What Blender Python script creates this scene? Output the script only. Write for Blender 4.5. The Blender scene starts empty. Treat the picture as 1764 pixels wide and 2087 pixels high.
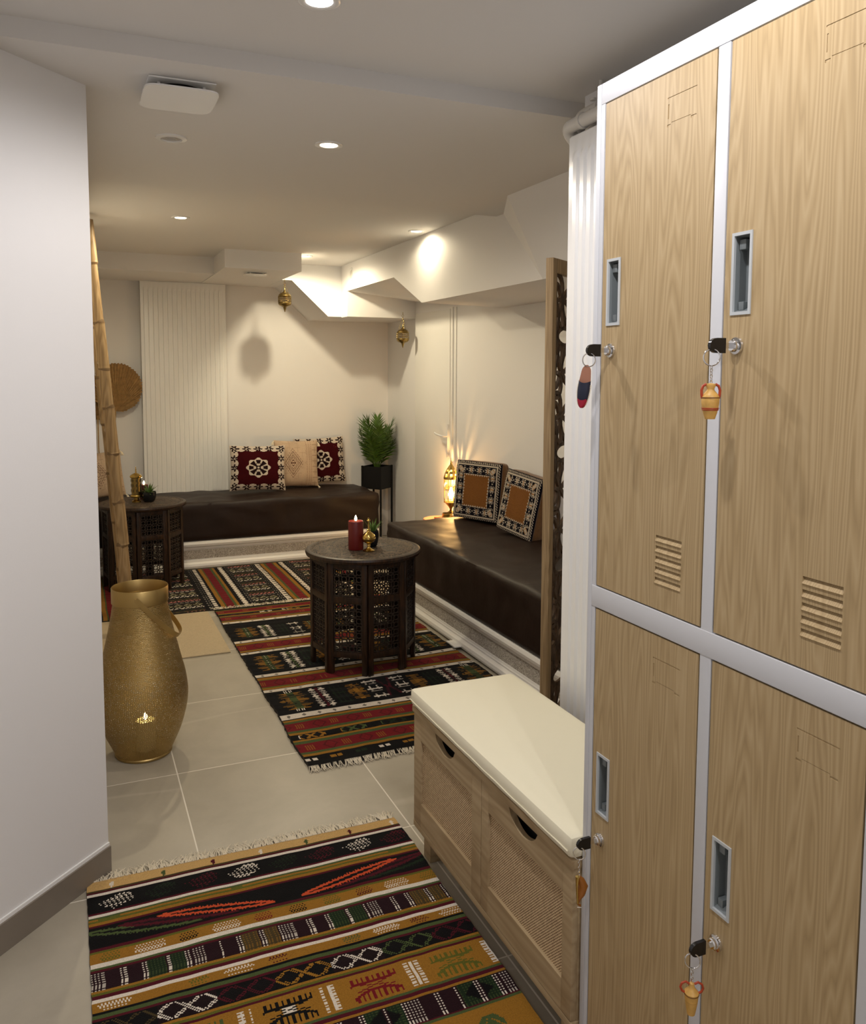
import bpy, bmesh, math, random
from mathutils import Vector, Matrix, noise
random.seed(7)
PI = math.pi
scene = bpy.context.scene
COL = scene.collection

# ------------------------------------------------------------------ camera
def look_basis(yaw, pitch, roll):
    f = Vector((math.sin(yaw)*math.cos(pitch), math.cos(yaw)*math.cos(pitch), -math.sin(pitch)))
    rt = Vector((math.cos(yaw), -math.sin(yaw), 0)); up = rt.cross(f)
    rt2 = rt*math.cos(roll) + up*math.sin(roll)
    return rt2, rt2.cross(f), f
cam_data = bpy.data.cameras.new('camera'); cam = bpy.data.objects.new('camera', cam_data); COL.objects.link(cam)
_r, _u, _f = look_basis(0.4035, 0.0839, 0.0034)
M = Matrix(((_r.x, _u.x, -_f.x, 0), (_r.y, _u.y, -_f.y, 0), (_r.z, _u.z, -_f.z, 1.345), (0, 0, 0, 1)))
cam.matrix_world = M
cam_data.sensor_fit = 'VERTICAL'; cam_data.sensor_height = 24.0
cam_data.lens = 1697.25*24.0/2087
cam_data.shift_x = (882-871.16)/2087; cam_data.shift_y = (900.9-1043.5)/2087
cam_data.clip_start = 0.02; cam_data.clip_end = 50
scene.camera = cam

# ------------------------------------------------------------------ world, exposure, lights
scene.view_settings.view_transform = 'Standard'; scene.view_settings.look = 'None'
scene.view_settings.gamma = 1.0; scene.view_settings.use_curve_mapping = False
scene.view_settings.exposure = 0.0
world = bpy.data.worlds.new('world'); scene.world = world; world.use_nodes = True
world.node_tree.nodes['Background'].inputs['Color'].default_value = (0.02, 0.02, 0.02, 1)
world.node_tree.nodes['Background'].inputs['Strength'].default_value = 0.2
HALL_COL = (1.0, 0.965, 0.98); ROOM_COL = (1.0, 0.855, 0.585)
HALL_LAMPS = [(0.488, 1.713, 2.10), (0.49, 0.85, 2.10), (0.49, -0.05, 2.10), (0.49, -0.9, 2.10)]
ROOM_LAMPS = [(0.765, 2.59, 2.055), (0.519, 4.322, 2.10), (1.729, 4.215, 2.10), (1.437, 5.409, 2.10)]
HALL_W = 16.5; ROOM_W = [12.0, 29.0, 6.0, 32.0]
def spot(name, p, w, col, size=174, blend=0.5, r=0.022):
    l = bpy.data.lights.new(name, 'SPOT'); l.energy = w; l.color = col
    l.spot_size = math.radians(size); l.spot_blend = blend; l.shadow_soft_size = r
    o = bpy.data.objects.new(name, l); COL.objects.link(o); o.location = p
    return o
for i, p in enumerate(HALL_LAMPS): spot('hall_lamp_light', (p[0], p[1], p[2]-0.035), HALL_W, HALL_COL)
for i, p in enumerate(ROOM_LAMPS): spot('room_lamp_light', (p[0], p[1], p[2]-0.024), ROOM_W[i], (1.0, 0.88, 0.71) if i == 0 else ROOM_COL, size=176, blend=0.4)
def point(name, p, w, col, r=0.01):
    l = bpy.data.lights.new(name, 'POINT'); l.energy = w; l.color = col; l.shadow_soft_size = r
    o = bpy.data.objects.new(name, l); COL.objects.link(o); o.location = p
    return o

# ------------------------------------------------------------------ material helpers
MATS = {}
def new_mat(name):
    m = bpy.data.materials.new(name); m.use_nodes = True; MATS[name] = m
    nt = m.node_tree; b = nt.nodes['Principled BSDF']
    return m, nt, b
def N(nt, t, **kw):
    n = nt.nodes.new(t)
    for k, v in kw.items():
        if k.startswith('i_'):
            key = k[2:].replace('_', ' ')
            n.inputs[key].default_value = v
        else: setattr(n, k, v)
    return n
def L(nt, a, b): nt.links.new(a, b)
def rgb(r, g, b):
    f = lambda c: ((c/255)/12.92 if c/255 <= 0.04045 else ((c/255+0.055)/1.055)**2.4)
    return (f(r), f(g), f(b), 1)
def simple(name, col, rough=0.5, metal=0.0, bump=0.0, bscale=60, var=0.0, vscale=8, spec=0.5, coat=0.0, sheen=0.0):
    m, nt, b = new_mat(name)
    b.inputs['Base Color'].default_value = col; b.inputs['Roughness'].default_value = rough
    b.inputs['Metallic'].default_value = metal; b.inputs['Specular IOR Level'].default_value = spec
    if coat: b.inputs['Coat Weight'].default_value = coat; b.inputs['Coat Roughness'].default_value = 0.1
    if sheen: b.inputs['Sheen Weight'].default_value = sheen
    tc = N(nt, 'ShaderNodeTexCoord')
    if var:
        n = N(nt, 'ShaderNodeTexNoise'); n.inputs['Scale'].default_value = vscale; n.inputs['Detail'].default_value = 5
        L(nt, tc.outputs['Object'], n.inputs['Vector'])
        mx = N(nt, 'ShaderNodeMixRGB', blend_type='MULTIPLY'); mx.inputs['Fac'].default_value = 1
        cr = N(nt, 'ShaderNodeValToRGB'); cr.color_ramp.elements[0].position = 0.3; cr.color_ramp.elements[1].position = 0.7
        cr.color_ramp.elements[0].color = (1-var, 1-var, 1-var, 1); cr.color_ramp.elements[1].color = (1, 1, 1, 1)
        L(nt, n.outputs['Fac'], cr.inputs['Fac']); mx.inputs['Color1'].default_value = col
        L(nt, cr.outputs['Color'], mx.inputs['Color2']); L(nt, mx.outputs['Color'], b.inputs['Base Color'])
    if bump:
        n2 = N(nt, 'ShaderNodeTexNoise'); n2.inputs['Scale'].default_value = bscale; n2.inputs['Detail'].default_value = 4
        L(nt, tc.outputs['Object'], n2.inputs['Vector'])
        bp = N(nt, 'ShaderNodeBump'); bp.inputs['Strength'].default_value = bump; bp.inputs['Distance'].default_value = 0.01
        L(nt, n2.outputs['Fac'], bp.inputs['Height']); L(nt, bp.outputs['Normal'], b.inputs['Normal'])
    return m
def emit(name, col, s):
    m, nt, b = new_mat(name)
    b.inputs['Base Color'].default_value = (1, 1, 1, 1)
    b.inputs['Emission Color'].default_value = col; b.inputs['Emission Strength'].default_value = s
    return m
def attr_mat(name, rough=0.9, bump=0.4, bscale=350, sheen=0.3, var=0.25):
    m, nt, b = new_mat(name)
    a = N(nt, 'ShaderNodeAttribute', attribute_name='weave')
    tc = N(nt, 'ShaderNodeTexCoord')
    n = N(nt, 'ShaderNodeTexNoise'); n.inputs['Scale'].default_value = bscale; n.inputs['Detail'].default_value = 3
    L(nt, tc.outputs['Object'], n.inputs['Vector'])
    cr = N(nt, 'ShaderNodeMapRange'); cr.inputs['From Min'].default_value = 0.3; cr.inputs['From Max'].default_value = 0.7
    cr.inputs['To Min'].default_value = 1-var; cr.inputs['To Max'].default_value = 1.08
    L(nt, n.outputs['Fac'], cr.inputs['Value'])
    mx = N(nt, 'ShaderNodeVectorMath', operation='SCALE')
    L(nt, a.outputs['Color'], mx.inputs[0]); L(nt, cr.outputs['Result'], mx.inputs['Scale'])
    L(nt, mx.outputs['Vector'], b.inputs['Base Color'])
    b.inputs['Roughness'].default_value = rough; b.inputs['Sheen Weight'].default_value = sheen*0.15
    b.inputs['Specular IOR Level'].default_value = 0.06
    bp = N(nt, 'ShaderNodeBump'); bp.inputs['Strength'].default_value = bump; bp.inputs['Distance'].default_value = 0.003
    L(nt, n.outputs['Fac'], bp.inputs['Height']); L(nt, bp.outputs['Normal'], b.inputs['Normal'])
    return m

WALL = simple('wall_paint', (0.80, 0.79, 0.785, 1), 0.75, bump=0.02, bscale=220, spec=0.25)
CEIL = simple('ceiling_paint', (0.74, 0.725, 0.705, 1), 0.85, spec=0.2)
WHITE_ENAMEL = simple('white_enamel', (0.86, 0.86, 0.85, 1), 0.22, spec=0.5)
FRAME_METAL = simple('powder_coated_metal', (0.62, 0.635, 0.665, 1), 0.42, bump=0.008, bscale=400)
HANDLE_PLASTIC = simple('grey_blue_plastic', rgb(190, 195, 197), 0.4)
POCKET_GREY = simple('pocket_grey_plastic', rgb(124, 131, 133), 0.4)
BLACK_PLASTIC = simple('black_plastic', (0.006, 0.006, 0.007, 1), 0.25)
CHROME = simple('chrome', (0.75, 0.75, 0.76, 1), 0.12, 1.0)
BRASS = simple('brass', rgb(204, 174, 100), 0.22, 1.0)
OLD_BRASS = simple('old_brass', rgb(172, 148, 92), 0.28, 1.0, var=0.5, vscale=60)
GOLD = simple('gold_metal', rgb(182, 156, 102), 0.40, 1.0)
BLACK_METAL = simple('black_metal', (0.006, 0.006, 0.007, 1), 0.55, spec=0.3)
BLACK_GLAZE = simple('black_glazed_ceramic', (0.008, 0.009, 0.011, 1), 0.15)
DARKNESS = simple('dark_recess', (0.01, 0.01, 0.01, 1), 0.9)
LEATHER = simple('brown_leather', rgb(34, 20, 13), 0.52, bump=0.2, bscale=14, spec=0.35)
MOULD = simple('white_plaster_moulding', (0.88, 0.87, 0.84, 1), 0.4)
CREAM = simple('cream_canvas', rgb(236, 230, 204), 0.85, bump=0.10, bscale=900, sheen=0.1)
RED_WAX = simple('red_wax', rgb(98, 16, 14), 0.42)
IVORY_WAX = simple('ivory_wax', rgb(240, 222, 170), 0.5)
GREEN = simple('palm_green', rgb(78, 112, 36), 0.5, var=0.5, vscale=30)
GREEN2 = simple('succulent_green', rgb(96, 132, 62), 0.45, var=0.4, vscale=50)
DRIED = simple('dried_palm', rgb(178, 142, 92), 0.8, var=0.35, vscale=40)
PINK = simple('salmon_leather', rgb(222, 150, 118), 0.6)
STONEBASE = simple('tile_skirting', rgb(134, 124, 112), 0.4, var=0.15, vscale=6)
FRINGE = simple('cotton_fringe', rgb(226, 216, 194), 0.9)
CERAMIC_YEL = simple('yellow_clay', rgb(222, 174, 92), 0.45, var=0.25, vscale=90)
CLAY_RED = simple('red_clay', rgb(168, 62, 30), 0.5)
CLAY_BROWN = simple('brown_glaze_line', rgb(110, 62, 22), 0.4)
LEATHER_TAN = simple('tan_leather', rgb(160, 110, 88), 0.7)
NAVY = simple('navy_leather', rgb(24, 30, 52), 0.5)
CRIMSON = simple('crimson_leather', rgb(160, 20, 50), 0.6)
AMBER = simple('amber_resin', rgb(150, 92, 36), 0.3)
LAMP_HALL = emit('hall_lamp_glow', (1.0, 0.95, 0.9, 1), 30)
LAMP_ROOM = emit('room_lamp_glow', (1.0, 0.86, 0.62, 1), 30)
FLAME = emit('candle_flame', (1.0, 0.78, 0.38, 1), 22)
BULB = emit('amber_bulb', (1.0, 0.60, 0.16, 1), 28)

def wood_mat(name, c1, c2, c3, axis_long='z', ring=(9, 0.55), fine=70, rough=0.45, seed_attr=True, bump=0.03, lines=26):
    """light wood grain: stretched rings (cathedral arches) + fine streaks, along the long axis of the board"""
    m, nt, b = new_mat(name)
    tc = N(nt, 'ShaderNodeTexCoord'); oi = N(nt, 'ShaderNodeObjectInfo')
    add = N(nt, 'ShaderNodeVectorMath', operation='ADD'); L(nt, tc.outputs['Object'], add.inputs[0])
    sc = N(nt, 'ShaderNodeVectorMath', operation='SCALE'); sc.inputs[0].default_value = (0.13, 0.17, 3.1)
    L(nt, oi.outputs['Random'], sc.inputs['Scale']); L(nt, sc.outputs['Vector'], add.inputs[1])
    s = {'z': (ring[0], ring[0], ring[1]), 'y': (ring[0], ring[1], ring[0]), 'x': (ring[1], ring[0], ring[0])}[axis_long]
    fs = {'z': (fine, fine, 2.0), 'y': (fine, 2.0, fine), 'x': (2.0, fine, fine)}[axis_long]
    mp = N(nt, 'ShaderNodeVectorMath', operation='MULTIPLY'); mp.inputs[1].default_value = s
    L(nt, add.outputs['Vector'], mp.inputs[0])
    n0 = N(nt, 'ShaderNodeTexNoise'); n0.inputs['Scale'].default_value = 0.9; n0.inputs['Detail'].default_value = 3; n0.inputs['Roughness'].default_value = 0.45
    L(nt, mp.outputs['Vector'], n0.inputs['Vector'])
    # contour lines of a stretched noise = cathedral figure
    mu = N(nt, 'ShaderNodeMath', operation='MULTIPLY'); mu.inputs[1].default_value = lines
    L(nt, n0.outputs['Fac'], mu.inputs[0])
    fr = N(nt, 'ShaderNodeMath', operation='PINGPONG'); fr.inputs[1].default_value = 1.0
    L(nt, mu.outputs[0], fr.inputs[0])
    mf = N(nt, 'ShaderNodeVectorMath', operation='MULTIPLY'); mf.inputs[1].default_value = fs
    L(nt, add.outputs['Vector'], mf.inputs[0])
    n1 = N(nt, 'ShaderNodeTexNoise'); n1.inputs['Scale'].default_value = 1.0; n1.inputs['Detail'].default_value = 4
    L(nt, mf.outputs['Vector'], n1.inputs['Vector'])
    cr = N(nt, 'ShaderNodeValToRGB'); e = cr.color_ramp.elements
    e[0].position = 0.0; e[0].color = c1; e[1].position = 1.0; e[1].color = c3
    k = e.new(0.45); k.color = c2
    mixf = N(nt, 'ShaderNodeMixRGB', blend_type='MIX'); mixf.inputs['Fac'].default_value = 0.55
    L(nt, fr.outputs[0], mixf.inputs['Color1']); L(nt, n1.outputs['Fac'], mixf.inputs['Color2'])
    L(nt, mixf.outputs['Color'], cr.inputs['Fac']); L(nt, cr.outputs['Color'], b.inputs['Base Color'])
    b.inputs['Roughness'].default_value = rough; b.inputs['Specular IOR Level'].default_value = 0.35
    if bump:
        bp = N(nt, 'ShaderNodeBump'); bp.inputs['Strength'].default_value = bump; bp.inputs['Distance'].default_value = 0.002
        L(nt, n1.outputs['Fac'], bp.inputs['Height']); L(nt, bp.outputs['Normal'], b.inputs['Normal'])
    return m
OAK = wood_mat('light_oak_laminate', rgb(150, 127, 90), rgb(175, 151, 111), rgb(194, 172, 134), 'z', (13, 0.8), 240, rough=0.5, lines=66)
BENCH_OAK = wood_mat('sonoma_oak', rgb(148, 126, 94), rgb(170, 148, 114), rgb(188, 168, 134), 'y', (9, 0.9), 120, rough=0.5)
DARK_WOOD = wood_mat('dark_carved_wood', rgb(20, 12, 8), rgb(38, 24, 14), rgb(72, 46, 27), 'z', (16, 2), 90, rough=0.4)
SCREEN_WOOD = wood_mat('burnt_pine', rgb(104, 84, 58), rgb(146, 122, 88), rgb(172, 148, 112), 'z', (30, 1.2), 160, rough=0.6)
FRET_WOOD = wood_mat('brown_fret_wood', rgb(48, 33, 19), rgb(68, 48, 28), rgb(88, 64, 38), 'z', (20, 2), 100, rough=0.55)
BAMBOO = wood_mat('bamboo_cane', rgb(108, 86, 58), rgb(148, 122, 86), rgb(180, 154, 116), 'z', (12, 1.6), 70, rough=0.5)

def floor_mat():
    m, nt, b = new_mat('beige_stone_tiles')
    tc = N(nt, 'ShaderNodeTexCoord')
    mp = N(nt, 'ShaderNodeMapping'); mp.inputs['Location'].default_value = (-0.2876, -2.199, 0)
    L(nt, tc.outputs['Object'], mp.inputs['Vector'])
    br = N(nt, 'ShaderNodeTexBrick', offset=0.0); br.inputs['Scale'].default_value = 1.0
    br.inputs['Brick Width'].default_value = 0.6; br.inputs['Row Height'].default_value = 0.6
    br.inputs['Mortar Size'].default_value = 0.0021; br.inputs['Mortar Smooth'].default_value = 0.1
    br.inputs['Color1'].default_value = (0.0, 0, 0, 1); br.inputs['Color2'].default_value = (1, 1, 1, 1); br.inputs['Mortar'].default_value = (0.5, 0.5, 0.5, 1)
    L(nt, mp.outputs['Vector'], br.inputs['Vector'])
    # stone base: cloudy noise, different for every tile, with thin pale veins
    vs = N(nt, 'ShaderNodeVectorMath', operation='MULTIPLY_ADD'); vs.inputs[1].default_value = (7, 7, 7)
    L(nt, br.outputs['Color'], vs.inputs[0]); L(nt, tc.outputs['Object'], vs.inputs[2])
    n = N(nt, 'ShaderNodeTexNoise'); n.inputs['Scale'].default_value = 2.6; n.inputs['Detail'].default_value = 7; n.inputs['Roughness'].default_value = 0.6; n.inputs['Distortion'].default_value = 0.4
    L(nt, vs.outputs['Vector'], n.inputs['Vector'])
    cr = N(nt, 'ShaderNodeValToRGB'); e = cr.color_ramp.elements
    e[0].position = 0.28; e[0].color = rgb(156, 148, 132); e[1].position = 0.72; e[1].color = rgb(184, 176, 159)
    L(nt, n.outputs['Fac'], cr.inputs['Fac'])
    rot = N(nt, 'ShaderNodeMapping'); rot.inputs['Rotation'].default_value = (0, 0, -0.75); rot.inputs['Scale'].default_value = (0.35, 1.9, 1)
    L(nt, vs.outputs['Vector'], rot.inputs['Vector'])
    n2 = N(nt, 'ShaderNodeTexNoise'); n2.inputs['Scale'].default_value = 0.8; n2.inputs['Detail'].default_value = 4; n2.inputs['Distortion'].default_value = 0.25
    L(nt, rot.outputs['Vector'], n2.inputs['Vector'])
    sb = N(nt, 'ShaderNodeMath', operation='SUBTRACT'); sb.inputs[1].default_value = 0.5; L(nt, n2.outputs['Fac'], sb.inputs[0])
    ab = N(nt, 'ShaderNodeMath', operation='ABSOLUTE'); L(nt, sb.outputs[0], ab.inputs[0])
    mr = N(nt, 'ShaderNodeMapRange'); mr.inputs['From Min'].default_value = 0.0; mr.inputs['From Max'].default_value = 0.010
    mr.inputs['To Min'].default_value = 0.24; mr.inputs['To Max'].default_value = 0.0; L(nt, ab.outputs[0], mr.inputs['Value'])
    mv = N(nt, 'ShaderNodeMixRGB'); mv.inputs['Color2'].default_value = rgb(214, 208, 192)
    L(nt, mr.outputs['Result'], mv.inputs['Fac']); L(nt, cr.outputs['Color'], mv.inputs['Color1'])
    mg = N(nt, 'ShaderNodeMixRGB'); mg.inputs['Color2'].default_value = rgb(228, 222, 208)
    L(nt, br.outputs['Fac'], mg.inputs['Fac']); L(nt, mv.outputs['Color'], mg.inputs['Color1'])
    L(nt, mg.outputs['Color'], b.inputs['Base Color'])
    rr = N(nt, 'ShaderNodeMapRange'); rr.inputs['To Min'].default_value = 0.32; rr.inputs['To Max'].default_value = 0.48
    L(nt, n.outputs['Fac'], rr.inputs['Value']); L(nt, rr.outputs['Result'], b.inputs['Roughness'])
    bp = N(nt, 'ShaderNodeBump', invert=True); bp.inputs['Strength'].default_value = 0.3; bp.inputs['Distance'].default_value = 0.001
    L(nt, br.outputs['Fac'], bp.inputs['Height']); L(nt, bp.outputs['Normal'], b.inputs['Normal'])
    return m
FLOOR = floor_mat()

def rattan_mat():
    m, nt, b = new_mat('woven_rattan')
    tc = N(nt, 'ShaderNodeTexCoord'); sp = N(nt, 'ShaderNodeSeparateXYZ'); L(nt, tc.outputs['Object'], sp.inputs[0])
    def sine(sock, f, ph=0.0):
        mu = N(nt, 'ShaderNodeMath', operation='MULTIPLY_ADD'); mu.inputs[1].default_value = f; mu.inputs[2].default_value = ph
        L(nt, sock, mu.inputs[0]); s = N(nt, 'ShaderNodeMath', operation='SINE'); L(nt, mu.outputs[0], s.inputs[0]); return s.outputs[0]
    f = 2*PI/0.0062
    a = sine(sp.outputs['Y'], f); c = sine(sp.outputs['Z'], f)
    pr = N(nt, 'ShaderNodeMath', operation='MULTIPLY'); L(nt, a, pr.inputs[0]); L(nt, c, pr.inputs[1])
    n = N(nt, 'ShaderNodeTexNoise'); n.inputs['Scale'].default_value = 160; L(nt, tc.outputs['Object'], n.inputs['Vector'])
    ad = N(nt, 'ShaderNodeMath', operation='MULTIPLY_ADD'); ad.inputs[1].default_value = 1.1; L(nt, n.outputs['Fac'], ad.inputs[0]); L(nt, pr.outputs[0], ad.inputs[2])
    cr = N(nt, 'ShaderNodeValToRGB'); e = cr.color_ramp.elements
    mr = N(nt, 'ShaderNodeMapRange'); mr.inputs['From Min'].default_value = -0.3; mr.inputs['From Max'].default_value = 1.3; L(nt, ad.outputs[0], mr.inputs['Value'])
    e[0].position = 0.0; e[0].color = rgb(84, 60, 38); e[1].position = 1.0; e[1].color = rgb(236, 212, 172)
    k = e.new(0.40); k.color = rgb(176, 146, 108)
    L(nt, mr.outputs['Result'], cr.inputs['Fac']); L(nt, cr.outputs['Color'], b.inputs['Base Color'])
    b.inputs['Roughness'].default_value = 0.7
    bp = N(nt, 'ShaderNodeBump'); bp.inputs['Strength'].default_value = 0.5; bp.inputs['Distance'].default_value = 0.002
    L(nt, pr.outputs[0], bp.inputs['Height']); L(nt, bp.outputs['Normal'], b.inputs['Normal'])
    return m
RATTAN = rattan_mat()

def scroll_mat(name, c_hi, c_lo, scale, width, rough=0.4):
    """carved scrolls: contour lines of a warped noise cut into the surface"""
    m, nt, b = new_mat(name)
    tc = N(nt, 'ShaderNodeTexCoord')
    n = N(nt, 'ShaderNodeTexNoise'); n.inputs['Scale'].default_value = scale; n.inputs['Detail'].default_value = 1.5; n.inputs['Distortion'].default_value = 1.6
    L(nt, tc.outputs['Object'], n.inputs['Vector'])
    mu = N(nt, 'ShaderNodeMath', operation='MULTIPLY'); mu.inputs[1].default_value = 5.0; L(nt, n.outputs['Fac'], mu.inputs[0])
    pp = N(nt, 'ShaderNodeMath', operation='PINGPONG'); pp.inputs[1].default_value = 0.5; L(nt, mu.outputs[0], pp.inputs[0])
    mr = N(nt, 'ShaderNodeMapRange'); mr.inputs['From Min'].default_value = width*0.75; mr.inputs['From Max'].default_value = width*1.25; L(nt, pp.outputs[0], mr.inputs['Value'])
    mx = N(nt, 'ShaderNodeMixRGB'); mx.inputs['Color1'].default_value = c_lo; mx.inputs['Color2'].default_value = c_hi
    L(nt, mr.outputs['Result'], mx.inputs['Fac']); L(nt, mx.outputs['Color'], b.inputs['Base Color'])
    bp = N(nt, 'ShaderNodeBump'); bp.inputs['Strength'].default_value = 0.8; bp.inputs['Distance'].default_value = 0.002
    L(nt, mr.outputs['Result'], bp.inputs['Height']); L(nt, bp.outputs['Normal'], b.inputs['Normal'])
    b.inputs['Roughness'].default_value = rough
    return m
LATTICE_WOOD = simple('dark_lattice_wood', rgb(38, 26, 18), 0.5)
CARVED = scroll_mat('carved_tabletop', rgb(92, 74, 57), rgb(4, 3, 2), 27, 0.22, 0.6)
FRIEZE = scroll_mat('embossed_frieze', rgb(224, 219, 210), rgb(150, 142, 130), 80, 0.25, 0.5)

def perforated_mat():
    """gold sheet punched with a fine irregular mesh of holes"""
    m, nt, b = new_mat('perforated_gold')
    b.inputs['Base Color'].default_value = rgb(180, 155, 102); b.inputs['Metallic'].default_value = 1.0; b.inputs['Roughness'].default_value = 0.42
    uv = N(nt, 'ShaderNodeUVMap', uv_map='UVMap')
    v = N(nt, 'ShaderNodeTexVoronoi', feature='DISTANCE_TO_EDGE', voronoi_dimensions='2D')
    v.inputs['Scale'].default_value = 180; v.inputs['Randomness'].default_value = 0.7
    L(nt, uv.outputs['UV'], v.inputs['Vector'])
    gt = N(nt, 'ShaderNodeMath', operation='GREATER_THAN'); gt.inputs[1].default_value = 0.25
    L(nt, v.outputs['Distance'], gt.inputs[0])
    tr = N(nt, 'ShaderNodeBsdfTransparent'); mx = N(nt, 'ShaderNodeMixShader')
    L(nt, gt.outputs[0], mx.inputs['Fac']); L(nt, b.outputs['BSDF'], mx.inputs[1]); L(nt, tr.outputs['BSDF'], mx.inputs[2])
    out = nt.nodes['Material Output']; L(nt, mx.outputs['Shader'], out.inputs['Surface'])
    bp = N(nt, 'ShaderNodeBump'); bp.inputs['Strength'].default_value = 0.5; bp.inputs['Distance'].default_value = 0.002
    L(nt, v.outputs['Distance'], bp.inputs['Height']); L(nt, bp.outputs['Normal'], b.inputs['Normal'])
    return m
PERF = perforated_mat()
BAMBOO_NODE = simple('bamboo_node', rgb(112, 88, 58), 0.6)
MATT_BEIGE = simple('beige_jute', rgb(198, 180, 148), 0.95, bump=0.5, bscale=260, var=0.12, vscale=90)
RUG_MAT = attr_mat('kilim_wool'); KNIT = attr_mat('knitted_wool', bscale=220, bump=0.5, var=0.2)
PALE_CLOTH = attr_mat('printed_cotton', bscale=300, bump=0.2, var=0.15)
BROWN_WOOL = simple('tan_wool', rgb(122, 84, 46), 0.95, bump=0.3, bscale=160, var=0.2, vscale=60, sheen=0.3)
DARKRED_WOOL = simple('dark_red_wool', rgb(60, 10, 16), 0.95)
AMBER_GLASS = simple('amber_glass', rgb(236, 160, 60), 0.1)
AMBER_GLASS.node_tree.nodes['Principled BSDF'].inputs['Transmission Weight'].default_value = 0.9

# ------------------------------------------------------------------ mesh helpers
class MB:
    def __init__(s): s.v = []; s.f = []; s.mi = []; s.cur = 0
    def add(s, vs, fs):
        o = len(s.v); s.v += [tuple(p) for p in vs]
        for f in fs: s.f.append([i+o for i in f]); s.mi.append(s.cur)
        return s
    def box(s, x0, x1, y0, y1, z0, z1, bev=0.0, xf=None):
        if bev > 0:
            bm = bmesh.new(); bmesh.ops.create_cube(bm, size=1)
            for v in bm.verts: v.co = Vector(((v.co.x+0.5)*(x1-x0)+x0, (v.co.y+0.5)*(y1-y0)+y0, (v.co.z+0.5)*(z1-z0)+z0))
            bmesh.ops.bevel(bm, geom=bm.edges[:], offset=bev, segments=2, affect='EDGES', profile=0.6)
            bm.verts.index_update(); vs = [v.co.copy() for v in bm.verts]; fs = [[v.index for v in f.verts] for f in bm.faces]; bm.free()
        else:
            vs = [Vector(p) for p in ((x0,y0,z0),(x1,y0,z0),(x1,y1,z0),(x0,y1,z0),(x0,y0,z1),(x1,y0,z1),(x1,y1,z1),(x0,y1,z1))]
            fs = [[0,3,2,1],[4,5,6,7],[0,1,5,4],[1,2,6,5],[2,3,7,6],[3,0,4,7]]
        if xf: vs = [xf @ v for v in vs]
        return s.add(vs, fs)
    def tube(s, pts, r, n=10, cap=True, closed=False):
        pts = [Vector(p) for p in pts]; m = len(pts)
        rs = r if isinstance(r, (list, tuple)) else [r]*m
        vs = []; fs = []; prev = None
        for i, p in enumerate(pts):
            if closed: t = pts[(i+1) % m]-pts[i-1]
            else: t = pts[min(i+1, m-1)]-pts[max(i-1, 0)]
            t.normalize()
            if prev is None:
                a = Vector((0, 0, 1)) if abs(t.z) < 0.9 else Vector((1, 0, 0)); nx = t.cross(a).normalized()
            else: nx = (prev - t*prev.dot(t)).normalized()
            prev = nx; ny = t.cross(nx)
            for k in range(n):
                a = 2*PI*k/n; vs.append(p + (nx*math.cos(a)+ny*math.sin(a))*rs[i])
        for i in range(m if closed else m-1):
            for k in range(n):
                j = (i+1) % m
                fs.append([i*n+k, i*n+(k+1) % n, j*n+(k+1) % n, j*n+k])
        if cap and not closed: fs.append(list(range(n))[::-1]); fs.append([(m-1)*n+k for k in range(n)])
        return s.add(vs, fs)
    def strap(s, pts, side, w, t):
        """flat band along pts: width w along side vectors, thickness t"""
        pts = [Vector(p) for p in pts]; m = len(pts); vs = []; fs = []
        for i, p in enumerate(pts):
            d = (pts[min(i+1, m-1)]-pts[max(i-1, 0)]).normalized()
            sd = Vector(side[i] if isinstance(side, list) else side); sd = (sd - d*sd.dot(d)).normalized(); nn = d.cross(sd)
            for a, b in ((-1,-1),(1,-1),(1,1),(-1,1)): vs.append(p+sd*(a*w/2)+nn*(b*t/2))
        for i in range(m-1):
            for k in range(4): fs.append([i*4+k, i*4+(k+1) % 4, (i+1)*4+(k+1) % 4, (i+1)*4+k])
        fs += [[3,2,1,0], [(m-1)*4+k for k in range(4)]]
        return s.add(vs, fs)
    def lathe(s, prof, c=(0, 0, 0), n=28, axis='z', cap=True, sx=1.0, sy=1.0):
        vs = []; fs = []; m = len(prof); c = Vector(c)
        for r, z in prof:
            for k in range(n):
                a = 2*PI*k/n
                p = (r*math.cos(a)*sx, r*math.sin(a)*sy, z)
                if axis == 'x': p = (p[2], p[0], p[1])
                elif axis == 'y': p = (p[0], p[2], p[1])
                vs.append(c+Vector(p))
        for i in range(m-1):
            for k in range(n): fs.append([i*n+k, i*n+(k+1) % n, (i+1)*n+(k+1) % n, (i+1)*n+k])
        if cap:
            if prof[0][0] > 1e-6: fs.append(list(range(n))[::-1])
            if prof[-1][0] > 1e-6: fs.append([(m-1)*n+k for k in range(n)])
        return s.add(vs, fs)
    def prism(s, poly, z0, z1, plane='xy'):
        """extrude polygon (list of 2-D points) along the remaining axis"""
        def P(a, b, c):
            return {'xy': (a, b, c), 'xz': (a, c, b), 'yz': (c, a, b)}[plane]
        n = len(poly); vs = [P(a, b, z0) for a, b in poly]+[P(a, b, z1) for a, b in poly]
        fs = [list(range(n))[::-1], list(range(n, 2*n))]+[[i, (i+1) % n, n+(i+1) % n, n+i] for i in range(n)]
        return s.add(vs, fs)
    def xf(s, M): s.v = [tuple(M @ Vector(p)) for p in s.v]; return s
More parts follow.
